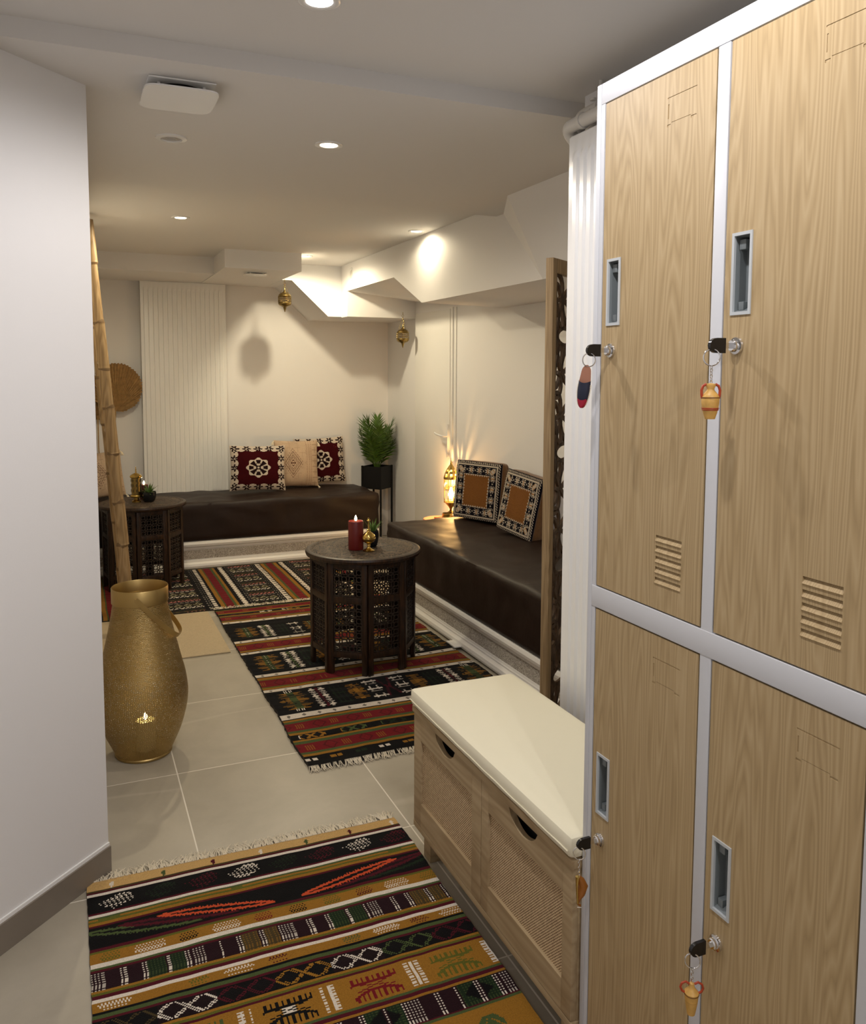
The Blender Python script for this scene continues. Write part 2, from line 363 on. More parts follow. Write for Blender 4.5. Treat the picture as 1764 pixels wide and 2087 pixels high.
    def build(s, name, mats, parent=None, smooth=True, angle=38, loc=None, mat_inv=True, rot=None):
        me = bpy.data.meshes.new(name); me.from_pydata(s.v, [], s.f); me.validate(); me.update()
        bm = bmesh.new(); bm.from_mesh(me); bmesh.ops.recalc_face_normals(bm, faces=bm.faces[:]); bm.to_mesh(me); bm.free()
        if not isinstance(mats, (list, tuple)): mats = [mats]
        for m in mats: me.materials.append(m)
        if len(mats) > 1 and len(me.polygons) == len(s.mi): me.polygons.foreach_set('material_index', s.mi)
        if smooth:
            me.polygons.foreach_set('use_smooth', [True]*len(me.polygons))
            me.set_sharp_from_angle(angle=math.radians(angle))
        o = bpy.data.objects.new(name, me); COL.objects.link(o)
        if parent: o.parent = parent
        if loc is not None: o.location = loc
        if rot is not None: o.rotation_euler = rot
        return o
def empty(name, loc, label, cat, rotz=0.0, group=None, rot=None):
    o = bpy.data.objects.new(name, None); COL.objects.link(o); o.location = loc
    o.rotation_euler = rot if rot else (0, 0, rotz); o.empty_display_size = 0.05
    tag(o, label, cat, group); return o
def tag(o, label, cat, group=None):
    o['label'] = label; o['category'] = cat
    if group: o['group'] = group
    return o
def struct(o): o['kind'] = 'structure'; return o
def wm(o):
    return (wm(o.parent) @ o.matrix_parent_inverse @ o.matrix_basis) if o.parent else o.matrix_basis.copy()
def W(o, parent):
    """mesh was built in world coordinates: hang it under its parent without moving it"""
    o.parent = parent
    o.matrix_parent_inverse = wm(parent).inverted(); return o
def copy_tree(o, parent=None):
    c = o.copy(); COL.objects.link(c)
    if parent: c.parent = parent
    for ch in list(o.children): copy_tree(ch, c)
    return c
def soft_box(x0, x1, y0, y1, z0, z1, r, step, amp=0.0, nscale=3.0, crown=0.0, seed=0.0, hem=None):
    bm = bmesh.new()
    nx, ny, nz = [max(2, int(round((b-a)/step))) for a, b in ((x0, x1), (y0, y1), (z0, z1))]
    def grid(o, u, v, nu, nv):
        vs = [[bm.verts.new(o+u*(i/nu)+v*(j/nv)) for j in range(nv+1)] for i in range(nu+1)]
        for i in range(nu):
            for j in range(nv): bm.faces.new((vs[i][j], vs[i+1][j], vs[i+1][j+1], vs[i][j+1]))
    A = Vector((x0, y0, z0)); B = Vector((x1, y1, z1)); X = Vector((x1-x0, 0, 0)); Y = Vector((0, y1-y0, 0)); Z = Vector((0, 0, z1-z0))
    grid(A, X, Y, nx, ny); grid(A, X, Z, nx, nz); grid(A, Y, Z, ny, nz)
    grid(B, -X, -Y, nx, ny); grid(B, -X, -Z, nx, nz); grid(B, -Y, -Z, ny, nz)
    bmesh.ops.remove_doubles(bm, verts=bm.verts[:], dist=step*0.05)
    for v in bm.verts:
        p = v.co; q = Vector((min(max(p.x, x0+r), x1-r), min(max(p.y, y0+r), y1-r), min(max(p.z, z0+r), z1-r)))
        d = p-q
        if d.length > 1e-7: v.co = q+d.normalized()*r
        if crown and p.z > z1-r*0.5:
            u = (p.x-x0)/(x1-x0); w = (p.y-y0)/(y1-y0); v.co.z += crown*16*u*(1-u)*w*(1-w)
    bmesh.ops.recalc_face_normals(bm, faces=bm.faces[:]); bm.normal_update()
    if amp:
        for v in bm.verts:
            n = noise.noise(v.co*nscale+Vector((seed, 0, 0)))+0.5*noise.noise(v.co*nscale*2.3+Vector((seed, 5, 0)))
            k = 1.0 if hem is None else min(1.0, max(0.0, (v.co.z-hem)/0.13))
            if hem is not None:   # pulled folds of the leatherette across the front
                n += 0.9*max(0.0, noise.noise(Vector((v.co.x*2.1+seed, v.co.z*17+v.co.x*3.5, seed))))
            v.co += v.normal*n*amp*k
    mb = MB(); bm.verts.index_update()
    mb.add([v.co.copy() for v in bm.verts], [[v.index for v in f.verts] for f in bm.faces]); bm.free()
    return mb

# ================================================================== SETTING
struct(MB().box(-0.95, 2.5, -1.4, 6.5, -0.06, 0).build('floor', FLOOR, smooth=False))
struct(MB().box(-0.95, 2.5, -1.4, 6.5, 2.10, 2.18).build('ceiling', CEIL, smooth=False))
struct(MB().prism([(-0.7, 2.05), (1.64, 2.05), (1.64, 3.03), (1.81, 3.38), (1.81, 3.45), (-0.7, 3.45)], 2.055, 2.10).build('ceiling_lowered_band', CEIL, smooth=False))
struct(MB().box(0.0, 2.5, 6.4, 6.5, 0, 2.10).build('wall_back', WALL, smooth=False))
wl = MB().prism([(0.055, 2.309), (-0.86, 1.394), (-0.95, 1.394), (-0.95, 2.42), (0.055, 2.42)], 0, 2.10)
struct(wl.build('wall_left', WALL, smooth=False))
struct(MB().box(-0.05, 0.055, 2.42, 6.4, 0, 2.10).build('wall_left_room', WALL, smooth=False))
struct(MB().box(-0.95, -0.86, -1.3, 1.394, 0, 2.10).build('wall_left_hall', WALL, smooth=False))
struct(MB().box(-0.95, 1.42, -1.4, -1.3, 0, 2.10).build('wall_front', WALL, smooth=False))
struct(MB().prism([(1.32, -1.3), (1.42, -1.3), (1.42, 1.9), (2.45, 1.9), (2.45, 2.0), (1.32, 2.0)], 0, 2.10).build('wall_right_hall', WALL, smooth=False))
struct(MB().prism([(2.377, 6.4), (2.377, 5.70), (2.335, 5.70), (2.335, 2.0), (2.45, 2.0), (2.45, 6.4)], 0, 2.10).build('wall_right', WALL, smooth=False))
# stair soffit over the right-hand sofa
m = MB(); ys = [5.70, 4.77, 4.33, 2.0]; zf = [1.914, 1.914, 1.73, 1.73]; zb = [1.857, 1.765, 1.72, 1.72]
vs = []; fs = []
for y, a, b in zip(ys, zf, zb): vs += [(1.81, y, 2.10), (1.81, y, a), (2.34, y, b), (2.34, y, 2.10)]
for i in range(3):
    for k in range(4): fs.append([i*4+k, i*4+(k+1) % 4, (i+1)*4+(k+1) % 4, (i+1)*4+k])
fs += [[0, 1, 2, 3], [12, 13, 14, 15]]
m.add(vs, fs)
struct(m.build('trim_1', WALL, smooth=False))
m = MB()
m.add([(1.64, 2.0, 2.055), (1.64, 3.03, 2.055), (1.81, 3.38, 2.055), (1.81, 2.0, 1.73), (1.81, 3.03, 1.73), (1.815, 2.0, 2.055), (1.815, 3.03, 2.055)],
      [[0, 1, 4, 3], [1, 2, 4], [0, 3, 5], [0, 5, 2, 1], [3, 4, 2, 5]])
struct(m.build('trim_2', WALL, smooth=False))
# stepped and sloping soffit along the back wall, boxed beam and left beam
m = MB()
m.prism([(1.38, 2.10), (1.38, 1.985), (1.449, 1.985), (1.712, 1.74), (2.377, 1.74), (2.377, 2.10)], 5.84, 6.4, 'xz')
m.box(1.812, 2.377, 5.70, 5.84, 1.735, 2.10)
struct(m.build('trim_3', WALL, smooth=False))
struct(MB().box(0.895, 1.38, 5.30, 6.4, 1.986, 2.10).build('trim_4', WALL, smooth=False))
struct(MB().box(0.055, 0.895, 5.72, 6.4, 1.990, 2.10).build('trim_5', WALL, smooth=False))
# tiled skirting along the slanted wall
d = Vector((-0.7071, -0.7071, 0)); nrm = Vector((0.7071, -0.7071, 0))
p0 = Vector((0.055, 2.309, 0))
poly = [p0+nrm*0.0, p0+nrm*0.009, p0+d*1.29+nrm*0.009, p0+d*1.29]
m = MB().prism([(p.x, p.y) for p in poly], 0, 0.072)
struct(m.build('baseboard_left', STONEBASE, smooth=False))
m = MB().prism([(p.x, p.y) for p in [p0+nrm*0.0+Vector((0,0,0)), p0+nrm*0.004, p0+d*1.29+nrm*0.004, p0+d*1.29]], 0.072, 0.081)  # white strip painted in as the glare where the wall foot catches light
struct(m.build('glare_strip', simple('painted_glare_white', (0.9, 0.9, 0.88, 1), 0.6), smooth=False))
struct(MB().box(1.308, 1.32, 1.3, 2.0, 0, 0.072).build('baseboard_right', STONEBASE, smooth=False))
# flush door in the right wall
door = empty('door_1', (2.335, 5.35, 0), 'x', 'door'); del door['label']; del door['category']; door['kind'] = 'structure'
DOORW = simple('satin_white_door', (0.80, 0.79, 0.76, 1), 0.4)
W(MB().box(2.329, 2.336, 5.085, 5.695, 0.01, 1.765, bev=0.002).build('door_leaf', DOORW), door)
m = MB(); m.box(2.326, 2.336, 5.035, 5.066, 0.0, 1.775, bev=0.003); m.box(2.328, 2.336, 4.985, 5.012, 0.0, 1.772, bev=0.003)
W(m.build('door_frame', DOORW), door)
m = MB(); m.box(2.318, 2.330, 5.093, 5.107, 0.77, 0.995, bev=0.003)
m.tube([(2.325, 5.10, 0.915), (2.285, 5.10, 0.915), (2.275, 5.115, 0.917), (2.275, 5.17, 0.922), (2.278, 5.215, 0.930)], 0.0065, 10)
W(m.build('handle', WHITE_ENAMEL), door)

# ================================================================== CEILING FITTINGS
def downlight(p, lit, label):
    t = empty('ceiling_downlight', p, label, 'downlight', group='round recessed ceiling spots')
    m = MB(); m.lathe([(0.044, 0.0), (0.0435, -0.003), (0.036, -0.0055), (0.028, -0.003), (0.027, 0.0)], n=36, cap=False)
    m.build('trim_ring', WHITE_ENAMEL, t)
    MB().lathe([(0.0, -0.002), (0.020, -0.0022), (0.027, -0.001)], n=28, cap=False).build('lamp_glass', lit, t)
    return t
for i, p in enumerate(HALL_LAMPS[:1]): downlight(p, LAMP_HALL, 'cool white ceiling spot at the very top edge of the photo')
for i, p in enumerate(HALL_LAMPS[1:]):
    t = downlight(p, LAMP_HALL, 'cool white hall ceiling spot behind the viewpoint')
lab = ['lit ceiling spot on the lowered band, right of the square air vent', 'lit ceiling spot above the bamboo ladder side of the lounge',
       'lit ceiling spot close against the long right-hand soffit', 'lit ceiling spot tucked behind the boxed beam near the first hanging lantern']
for p, l in zip(ROOM_LAMPS, lab): downlight(p, LAMP_ROOM, l)
t = empty('ceiling_speaker', (0.303, 2.71, 2.055), 'round white unlit ceiling fitting below the square air vent', 'ceiling fitting')
MB().lathe([(0.047, 0), (0.046, -0.004), (0.032, -0.006), (0.031, 0)], n=36, cap=False).build('rim', WHITE_ENAMEL, t)
MB().lathe([(0.0, -0.001), (0.012, -0.001), (0.013, -0.004), (0.017, -0.004), (0.018, -0.001), (0.031, -0.0015)], n=32, cap=False).build('grille', simple('grey_grille', (0.5, 0.48, 0.46, 1), 0.6), t)
def airvent(name, loc, w, d, label, rz=0.0, drop=0.022, group=None):
    t = empty(name, loc, label, 'air vent', rotz=rz)
    soft_box(-w/2*0.9, w/2*0.9, -d/2*0.9, d/2*0.9, -0.006, 0.0, 0.003, 0.02).build('back_plate', WHITE_ENAMEL, t)
    MB().lathe([(0.062*w/0.17, -0.0062), (0.062*w/0.17, -0.0064)], n=32).build('duct_opening', DARKNESS, t)
    m = MB(); n = 40; pts = []
    for k in range(n):
        a = 2*PI*k/n; c, s = math.cos(a), math.sin(a); e = 0.32
        pts.append((math.copysign(abs(c)**e, c)*w/2, math.copysign(abs(s)**e, s)*d/2))
    m.prism(pts, -drop-0.004, -drop); m.build('front_panel', WHITE_ENAMEL, t)
    for sx in (-1, 1):
        for sy in (-1, 1): MB().tube([(sx*w*0.3, sy*d*0.3, -0.005), (sx*w*0.3, sy*d*0.3, -drop)], 0.004, 8).build('spacer_pin', WHITE_ENAMEL, t)
    return t
airvent('square_air_vent', (0.272, 2.25, 2.055), 0.18, 0.20, 'square white air vent panel hanging off the lowered ceiling band')
airvent('round_air_vent', (1.125, 5.50, 1.986), 0.14, 0.12, 'small white vent cover under the boxed beam at the back', drop=0.012)
t = empty('wall_speaker', (1.81, 5.60, 2.02), 'small round white grille on the right soffit near the back corner', 'wall fitting')
m = MB().lathe([(0.047, 0.0), (0.046, -0.004), (0.038, -0.005), (0.030, -0.002)], n=32, axis='x', cap=False); m.build('rim', WHITE_ENAMEL, t)
MB().lathe([(0.0, -0.0035), (0.018, -0.004), (0.030, -0.001)], n=28, axis='x', cap=False).build('grille', simple('light_grey_grille', (0.55, 0.53, 0.5, 1), 0.6), t)

# ================================================================== LOCKERS
FX = 0.86
def plate(mb, x0, x1, y0, y1, z0, z1, holes):
    """flat plate with rectangular holes (y0,y1,z0,z1)"""
    yy = sorted(set([y0, y1]+[h[i] for h in holes for i in (0, 1)])); zz = sorted(set([z0, z1]+[h[i] for h in holes for i in (2, 3)]))
    # merge cells per column runs to keep the mesh light
    for i in range(len(yy)-1):
        run = None
        for j in range(len(zz)-1):
            cy, cz = (yy[i]+yy[i+1])/2, (zz[j]+zz[j+1])/2
            hole = any(h[0] < cy < h[1] and h[2] < cz < h[3] for h in holes)
            if not hole and run is None: run = zz[j]
            if hole and run is not None: mb.box(x0, x1, yy[i], yy[i+1], run, zz[j]); run = None
        if run is not None: mb.box(x0, x1, yy[i], yy[i+1], run, zz[-1])
locker = empty('locker_cabinet', (1.08, 0.805, 0), 'tall six-door locker cabinet with pale oak doors and white metal frame', 'locker')
m = MB(); m.box(0.884, 1.308, 0.348, 1.262, 0.03, 1.838)
W(m.build('carcass', FRAME_METAL, smooth=False), locker)
cols = [(0.968, 1.240), (0.6765, 0.9415), (0.370, 0.650)]; rows = [(0.0815, 0.9215), (0.962, 1.807)]
m = MB()
m.box(FX, 0.9, 1.252, 1.265, 0.0, 1.843, bev=0.0012); m.box(FX, 0.9, 0.345, 0.358, 0.0, 1.843, bev=0.0012)
m.box(FX+0.0005, 0.89, 1.241, 1.2512, 0.0, 1.807); m.box(FX+0.0005, 0.89, 0.3588, 0.369, 0.0, 1.807)
m.box(FX+0.0005, 0.89, 0.943, 0.9665, 0.06, 1.807, bev=0.001); m.box(FX+0.0005, 0.89, 0.6515, 0.675, 0.06, 1.807, bev=0.001)
m.box(FX, 0.89, 0.3585, 1.2515, 1.8075, 1.843, bev=0.0015); m.box(FX-0.0005, 0.89, 0.3585, 1.2515, 0.9225, 0.961, bev=0.0015); m.box(FX, 0.89, 0.3585, 1.2515, 0.03, 0.080, bev=0.0015)
W(m.build('frame', FRAME_METAL), locker)
LOCKS = []
for ci, (ya, yb_) in enumerate(cols):
    for ri, (za, zb_) in enumerate(rows):
        hz = 1.427 if ri else 0.544; hy = yb_-0.016
        hole_h = (hy-0.036, hy, hz, hz+0.112)
        vc = (ya+yb_)/2-0.058; vz = za+0.043
        slots = [(vc-0.031, vc+0.031, vz+k*0.0172, vz+k*0.0172+0.0105) for k in range(5)]
        lt = zb_-0.041; ly = (ya+yb_)/2-0.028
        marks = [(ly-0.066, ly, lt, lt+0.0022), (ly-0.004, ly-0.0015, lt-0.030, lt-0.008), (ly-0.008, ly, lt-0.042, lt-0.0385),
                 (ly-0.066, ly-0.054, lt-0.042, lt-0.0385), (ly-0.054, ly-0.010, lt-0.0372, lt-0.0364)]
        m = MB(); plate(m, FX+0.001, FX+0.00175, ya+0.0015, yb_-0.0015, za+0.0015, zb_-0.0015, [hole_h]+slots+marks)
        plate(m, FX+0.0018, FX+0.0075, ya+0.0015, yb_-0.0015, za+0.0015, zb_-0.0015, [hole_h]+slots)
        for h in slots:   # louvre blades
            m.add([(FX+0.0065, h[0], h[3]+0.001), (FX+0.0065, h[1], h[3]+0.001), (FX-0.0005, h[1], h[2]+0.0010), (FX-0.0005, h[0], h[2]+0.0010),
                   (FX+0.0075, h[0], h[3]+0.001), (FX+0.0075, h[1], h[3]+0.001), (FX+0.0010, h[1], h[2]-0.0008), (FX+0.0010, h[0], h[2]-0.0008)],
                  [[0,1,2,3],[4,7,6,5],[0,3,7,4],[1,5,6,2],[3,2,6,7],[0,4,5,1]])
        dr = W(m.build('door', OAK, smooth=False), locker)
        # recessed pull: rim + pocket
        m = MB(); y0, y1, z0, z1 = hole_h; e = 0.0035
        for b in ((y0-0.001, y0+e, z0-0.001, z1+0.001), (y1-e, y1+0.001, z0-0.001, z1+0.001), (y0+e, y1-e, z0-0.001, z0+e), (y0+e, y1-e, z1-e, z1+0.001)):
            m.box(FX-0.0008, FX+0.004, b[0], b[1], b[2], b[3])
        D = 0.022; m.cur = 1
        m.add([(FX+0.003, y0+e, z0+e), (FX+0.003, y1-e, z0+e), (FX+0.003, y1-e, z1-e), (FX+0.003, y0+e, z1-e),
               (FX+D, y0+e+0.003, z0+e+0.008), (FX+D, y1-e-0.001, z0+e+0.008), (FX+D, y1-e-0.001, z1-e-0.004), (FX+D, y0+e+0.003, z1-e-0.004)],
              [[0,4,5,1],[1,5,6,2],[2,6,7,3],[3,7,4,0],[4,7,6,5]])
        m.box(FX+0.008, FX+D, y1-e-0.012, y1-e-0.002, z0+0.006, z0+0.018, bev=0.001); m.box(FX+0.007, FX+D, y1-e-0.014, y1-e-0.002, z1-0.022, z1-0.008, bev=0.001)
        W(m.build('handle', [HANDLE_PLASTIC, POCKET_GREY]), dr)
        lz = 1.383 if ri else 0.497; ly2 = yb_-0.029
        m = MB(); m.lathe([(0.0115, -0.0015), (0.0125, -0.0005), (0.0118, 0.0025), (0.0085, 0.0035), (0.0085, 0.0080), (0.0068, 0.0095), (0.0, 0.0095)], n=28, axis='x')
        m.v = [(-p[0]+FX, p[1]+ly2, p[2]+lz) for p in m.v]
        W(m.build('lock', CHROME), dr); LOCKS.append((ci, ri, ly2, lz))
W(MB().box(FX+0.03, 0.885, 0.37, 1.24, 0.0, 0.03).build('foot', BLACK_PLASTIC), locker)

# keys hanging from the four visible locks, each with its own charm
def torus_pts(c, ax, ay, ra, rb, n=20, a0=0, a1=2*PI):
    c = Vector(c); return [c+Vector(ax)*ra*math.cos(a0+(a1-a0)*k/n)+Vector(ay)*rb*math.sin(a0+(a1-a0)*k/n) for k in range(n)]
def key(ly, lz, label, turned=False):
    """turned: blade tilted a little downwards"""
    t = empty('key', (FX, ly, lz), label, 'key')
    m = MB(); m.box(-0.022, -0.009, -0.0012, 0.0012, -0.004, 0.004); m.build('blade', CHROME, t)
    pts = [(-0.021, -0.0105), (-0.021, 0.0105), (-0.036, 0.0105)]
    for k in range(9):
        a = PI/2+PI*k/8; pts.append((-0.036+0.0125*math.cos(a), 0.0105*math.sin(a)))
    pts.append((-0.036, -0.0105))
    m = MB(); m.prism(pts, -0.0028, 0.0028, 'xz'); m.build('key_head', BLACK_PLASTIC, t)
    c = (-0.043, 0.0, -0.0165)
    MB().tube(torus_pts(c, (0.80, -0.6, 0), (0, 0, 1), 0.0108, 0.0115, 26), 0.0010, 6, closed=True).build('key_ring', CHROME, t)
    return t
def chain(t, z0, z1, n=6):
    m = MB(); h = (z0-z1)/n
    for k in range(n):
        zc = z0-h*(k+0.5); ax = (1, 0, 0) if k % 2 else (0, 1, 0)
        m.tube(torus_pts((-0.043, 0, zc), ax, (0, 0, 1), 0.0018, h*0.62, 10), 0.0006, 5, closed=True)
    m.build('chain', CHROME, t)
# 1 slipper
t = key(1.211, 1.383, 'key in the top left locker door with a navy and red slipper charm')
m = MB(); th = 0.0016
def sole(w0, w1, z):  # outline of the leather sole, hung by its heel
    return None
pts = []
for k in range(40):
    a = 2*PI*k/40; s = math.sin(a); c = math.cos(a)
    zz = -0.0625+0.0375*c; w = (0.0075 if c > 0 else 0.0112)*abs(s)**0.8*(1 if s > 0 else -1)
    if c > 0: w = math.copysign(0.0070+0.0040*(1-c), s)*min(1, abs(s)*1.6)
    pts.append((w, zz))
R0 = Matrix.Translation((-0.043, 0, 0)) @ Matrix.Rotation(-0.9, 4, 'Z') @ Matrix.Rotation(0.12, 4, 'Y')
m.prism(pts, -0.0008, 0.0008, 'xz'); m.xf(R0); m.build('sole', LEATHER_TAN, t)
def vamp(z0, z1, mat, name):
    m = MB(); nu, nv = 10, 10; vs = []; fs = []
    for j in range(nv+1):
        z = z0+(z1-z0)*j/nv; c = (z+0.0625)/0.0375; wmax = 0.0112*math.sqrt(max(0.0, 1-min(1, abs(c))**2.4)) if c < 0 else 0.0108
        for i in range(nu+1):
            u = -1+2*i/nu; vs.append((u*wmax, -0.0008-0.0075*math.sqrt(max(0, 1-u*u))*(0.55+0.45*min(1, (z-z1)/0.02+0.2)), z+(0.004*u*u if j == 0 else 0)))
    for j in range(nv):
        for i in range(nu): fs.append([j*(nu+1)+i, j*(nu+1)+i+1, (j+1)*(nu+1)+i+1, (j+1)*(nu+1)+i])
    m.add(vs, fs); m.xf(R0); o = m.build(name, mat, t)
vamp(-0.056, -0.0865, NAVY, 'upper'); vamp(-0.0860, -0.0995, CRIMSON, 'toe_cap')
m = MB()
for sgn in (-1, 1):
    for k in range(14):
        z = -0.060-k*0.0026; c = (z+0.0625)/0.0375; wx = 0.0113*math.sqrt(max(0.0, 1-abs(c)**2.4)) if c < 0 else 0.0110
        m.box(sgn*wx-0.0010, sgn*wx+0.0010, -0.0016, 0.001, z-0.0007, z+0.0007)
m.xf(R0); m.build('stitching', FRINGE, t)
# 2 amphora
def amphora(t, top, H, R, ear=0.006, mats=(CERAMIC_YEL, CLAY_RED), lean=0.0, cone=False):
    M0 = Matrix.Translation((-0.043, 0, top)) @ Matrix.Rotation(lean, 4, 'Y')
    if not cone: prof = [(0.001, 0), (0.0062, -0.001), (0.0068, -0.0035), (0.0050, -0.0075), (0.0052, -0.010), (0.0098, -0.0155), (R, -0.020), (R*0.985, -0.027), (R*0.91, -0.034), (R*0.78, -0.041), (R*0.62, -0.0475), (R*0.60, -0.0485), (R*0.55, -H), (0.0, -H)]
    else: prof = [(0.001, 0), (0.0035, -0.002), (0.0042, -0.008), (0.0055, -0.010), (R, -0.016), (R*0.98, -0.019), (R*0.85, -0.032), (R*0.62, -H+0.004), (R*0.55, -H), (0, -H)]
    m = MB().lathe(prof, n=26); m.xf(M0); m.build('charm_body', mats[0], t)
    zz = -0.035 if not cone else -0.029
    m = MB()
    for dz, rr in ((0, 0.90 if not cone else 0.80), (-0.0022, 0.865 if not cone else 0.77)): m.lathe([(R*rr+0.0007, zz+dz+0.0008), (R*rr+0.0009, zz+dz), (R*rr+0.0003, zz+dz-0.0008)], n=26, cap=False)
    m.xf(M0); m.build('painted_band', mats[1] if not cone else CLAY_BROWN, t)
    m = MB().lathe([(R+0.0006, -0.0195 if not cone else -0.0172), (R+0.0007, -0.0203 if not cone else -0.018), (R*0.99, -0.0210 if not cone else -0.0188)], n=26, cap=False); m.xf(M0); m.build('rim_line', CLAY_BROWN, t)
    for sgn in (-1, 1):
        if not cone: pts = [(sgn*0.006, 0, -0.0015), (sgn*0.0105, 0, -0.004), (sgn*0.0125, 0, -0.010), (sgn*0.0122, 0, -0.016), (sgn*0.0112, 0, -0.0215)]
        else: pts = [(sgn*0.004, 0, -0.003), (sgn*0.009, 0, -0.0), (sgn*0.0145, 0, -0.003), (sgn*0.0165, 0, -0.009), (sgn*0.0140, 0, -0.0145), (sgn*0.0105, 0, -0.0165)]
        m = MB().tube(pts, 0.0019 if not cone else 0.0017, 8); m.xf(M0 @ Matrix.Rotation(-0.5, 4, 'Z')); m.build('charm_handle', mats[1], t)
t = key(0.9125, 1.383, 'key in the second top locker door with a yellow clay amphora charm')
chain(t, -0.028, -0.053); amphora(t, -0.052, 0.050, 0.0122)
t = key(0.9125, 0.497, 'key in the second lower locker door with a cone-shaped jar charm with red handles')
chain(t, -0.028, -0.050, 5); amphora(t, -0.049, 0.050, 0.0105, cone=True, lean=0.0)
t = key(1.211, 0.497, 'key in the lower left locker door with an amber and gold horn-shaped charm')
chain(t, -0.028, -0.060, 7)
m = MB().tube([(-0.043, 0, -0.060), (-0.038, 0, -0.068), (-0.033, 0, -0.080), (-0.037, 0, -0.094), (-0.043, 0, -0.104), (-0.044, 0, -0.112), (-0.039, 0, -0.116)], [0.003, 0.0065, 0.0085, 0.0068, 0.0034, 0.002, 0.0022], 12); m.build('charm_body', AMBER, t)
m = MB().tube([(-0.047, -0.002, -0.058), (-0.048, -0.002, -0.075), (-0.047, -0.002, -0.095), (-0.046, -0.002, -0.110)], [0.0042, 0.0024, 0.002, 0.0016], 8); m.build('gold_spine', BRASS, t)
m = MB()
for k in range(3): m.lathe([(0, 0.0012), (0.0012, 0), (0, -0.0012)], c=(-0.0445+k*0.003, -0.001, -0.1175-k*0.001), n=8)
m.build('bead', simple('pearl_bead', (0.9, 0.88, 0.8, 1), 0.2), t)

# ================================================================== STORAGE BENCH
bench = empty('storage_bench', (1.0, 1.665, 0), 'low sonoma oak storage bench with two rattan-fronted drawers', 'bench')
BX, BY0, BY1, BB = 0.845, 1.272, 2.069, 1.150
m = MB(); m.box(BX+0.014, BB, BY0+0.0, BY0+0.016, 0.085, 0.41, bev=0.001); m.box(BX+0.014, BB, BY1-0.016, BY1, 0.085, 0.41, bev=0.001)
m.box(BB-0.012, BB, BY0+0.016, BY1-0.016, 0.085, 0.41); m.box(BX, BB, BY0-0.002, BY1+0.002, 0.082, 0.0985, bev=0.001)
m.box(BX+0.03, BB-0.012, 1.648, 1.664, 0.0985, 0.41)
W(m.build('body', BENCH_OAK), bench)
W(MB().box(BX-0.004, BB+0.004, BY0-0.004, BY1+0.004, 0.410, 0.427, bev=0.002).build('top_board', BENCH_OAK), bench)
for y0, y1 in ((BY0+0.001, 1.6545), (1.6565, BY1-0.001)):
    ym = (y0+y1)/2; rw = 0.157; z0, z1 = 0.1005, 0.4085; r0, r1 = 0.166, 0.345
    m = MB(); xa, xb = BX, BX+0.014
    m.box(xa, xb, y0, ym-rw, z0, z1, bev=0.0008); m.box(xa, xb, ym+rw, y1, z0, z1, bev=0.0008); m.box(xa, xb, ym-rw, ym+rw, z0, r0)
    # upper rail with the scooped grip
    up = [(ym-rw, r1), (ym+rw, r1), (ym+rw, z1), (ym+0.062, z1)]
    for k in range(13):
        a = k/12; yy = ym+0.062-0.124*a; zz = z1-0.038*math.sin(PI*a)**0.6 if 0 < a < 1 else z1
        up.append((yy, zz))
    up += [(ym-rw, z1)]
    m.prism(up, xa, xb, 'yz')
    dr = W(m.build('drawer', BENCH_OAK, angle=25), bench)
    W(MB().box(xa+0.007, xa+0.010, ym-rw, ym+rw, r0, r1).build('rattan_panel', RATTAN, smooth=False), dr)
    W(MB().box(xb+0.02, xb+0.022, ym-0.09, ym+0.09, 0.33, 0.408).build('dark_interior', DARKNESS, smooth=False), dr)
for x in (BX+0.022, BB-0.06):
    for y in (BY0+0.022, BY1-0.066):
        W(MB().box(x, x+0.038, y, y+0.044, 0.0, 0.083, bev=0.001).build('leg', BENCH_OAK), bench)
m = soft_box(BX-0.010, BB+0.006, BY0-0.006, BY1+0.008, 0.4295, 0.475, 0.011, 0.012, amp=0.0012, nscale=9, crown=0.004)
cu = m.build('bench_cushion', CREAM); tag(cu, 'cream canvas pad lying on the low oak storage bench', 'cushion')
m = MB(); pts = [(BX-0.0105, BY0+0.004+(BY1-BY0)*k/30, 0.4445+0.0006*math.sin(k*1.3)) for k in range(31)]
m.tube(pts, 0.0014, 6); W(m.build('piping', CREAM), cu)

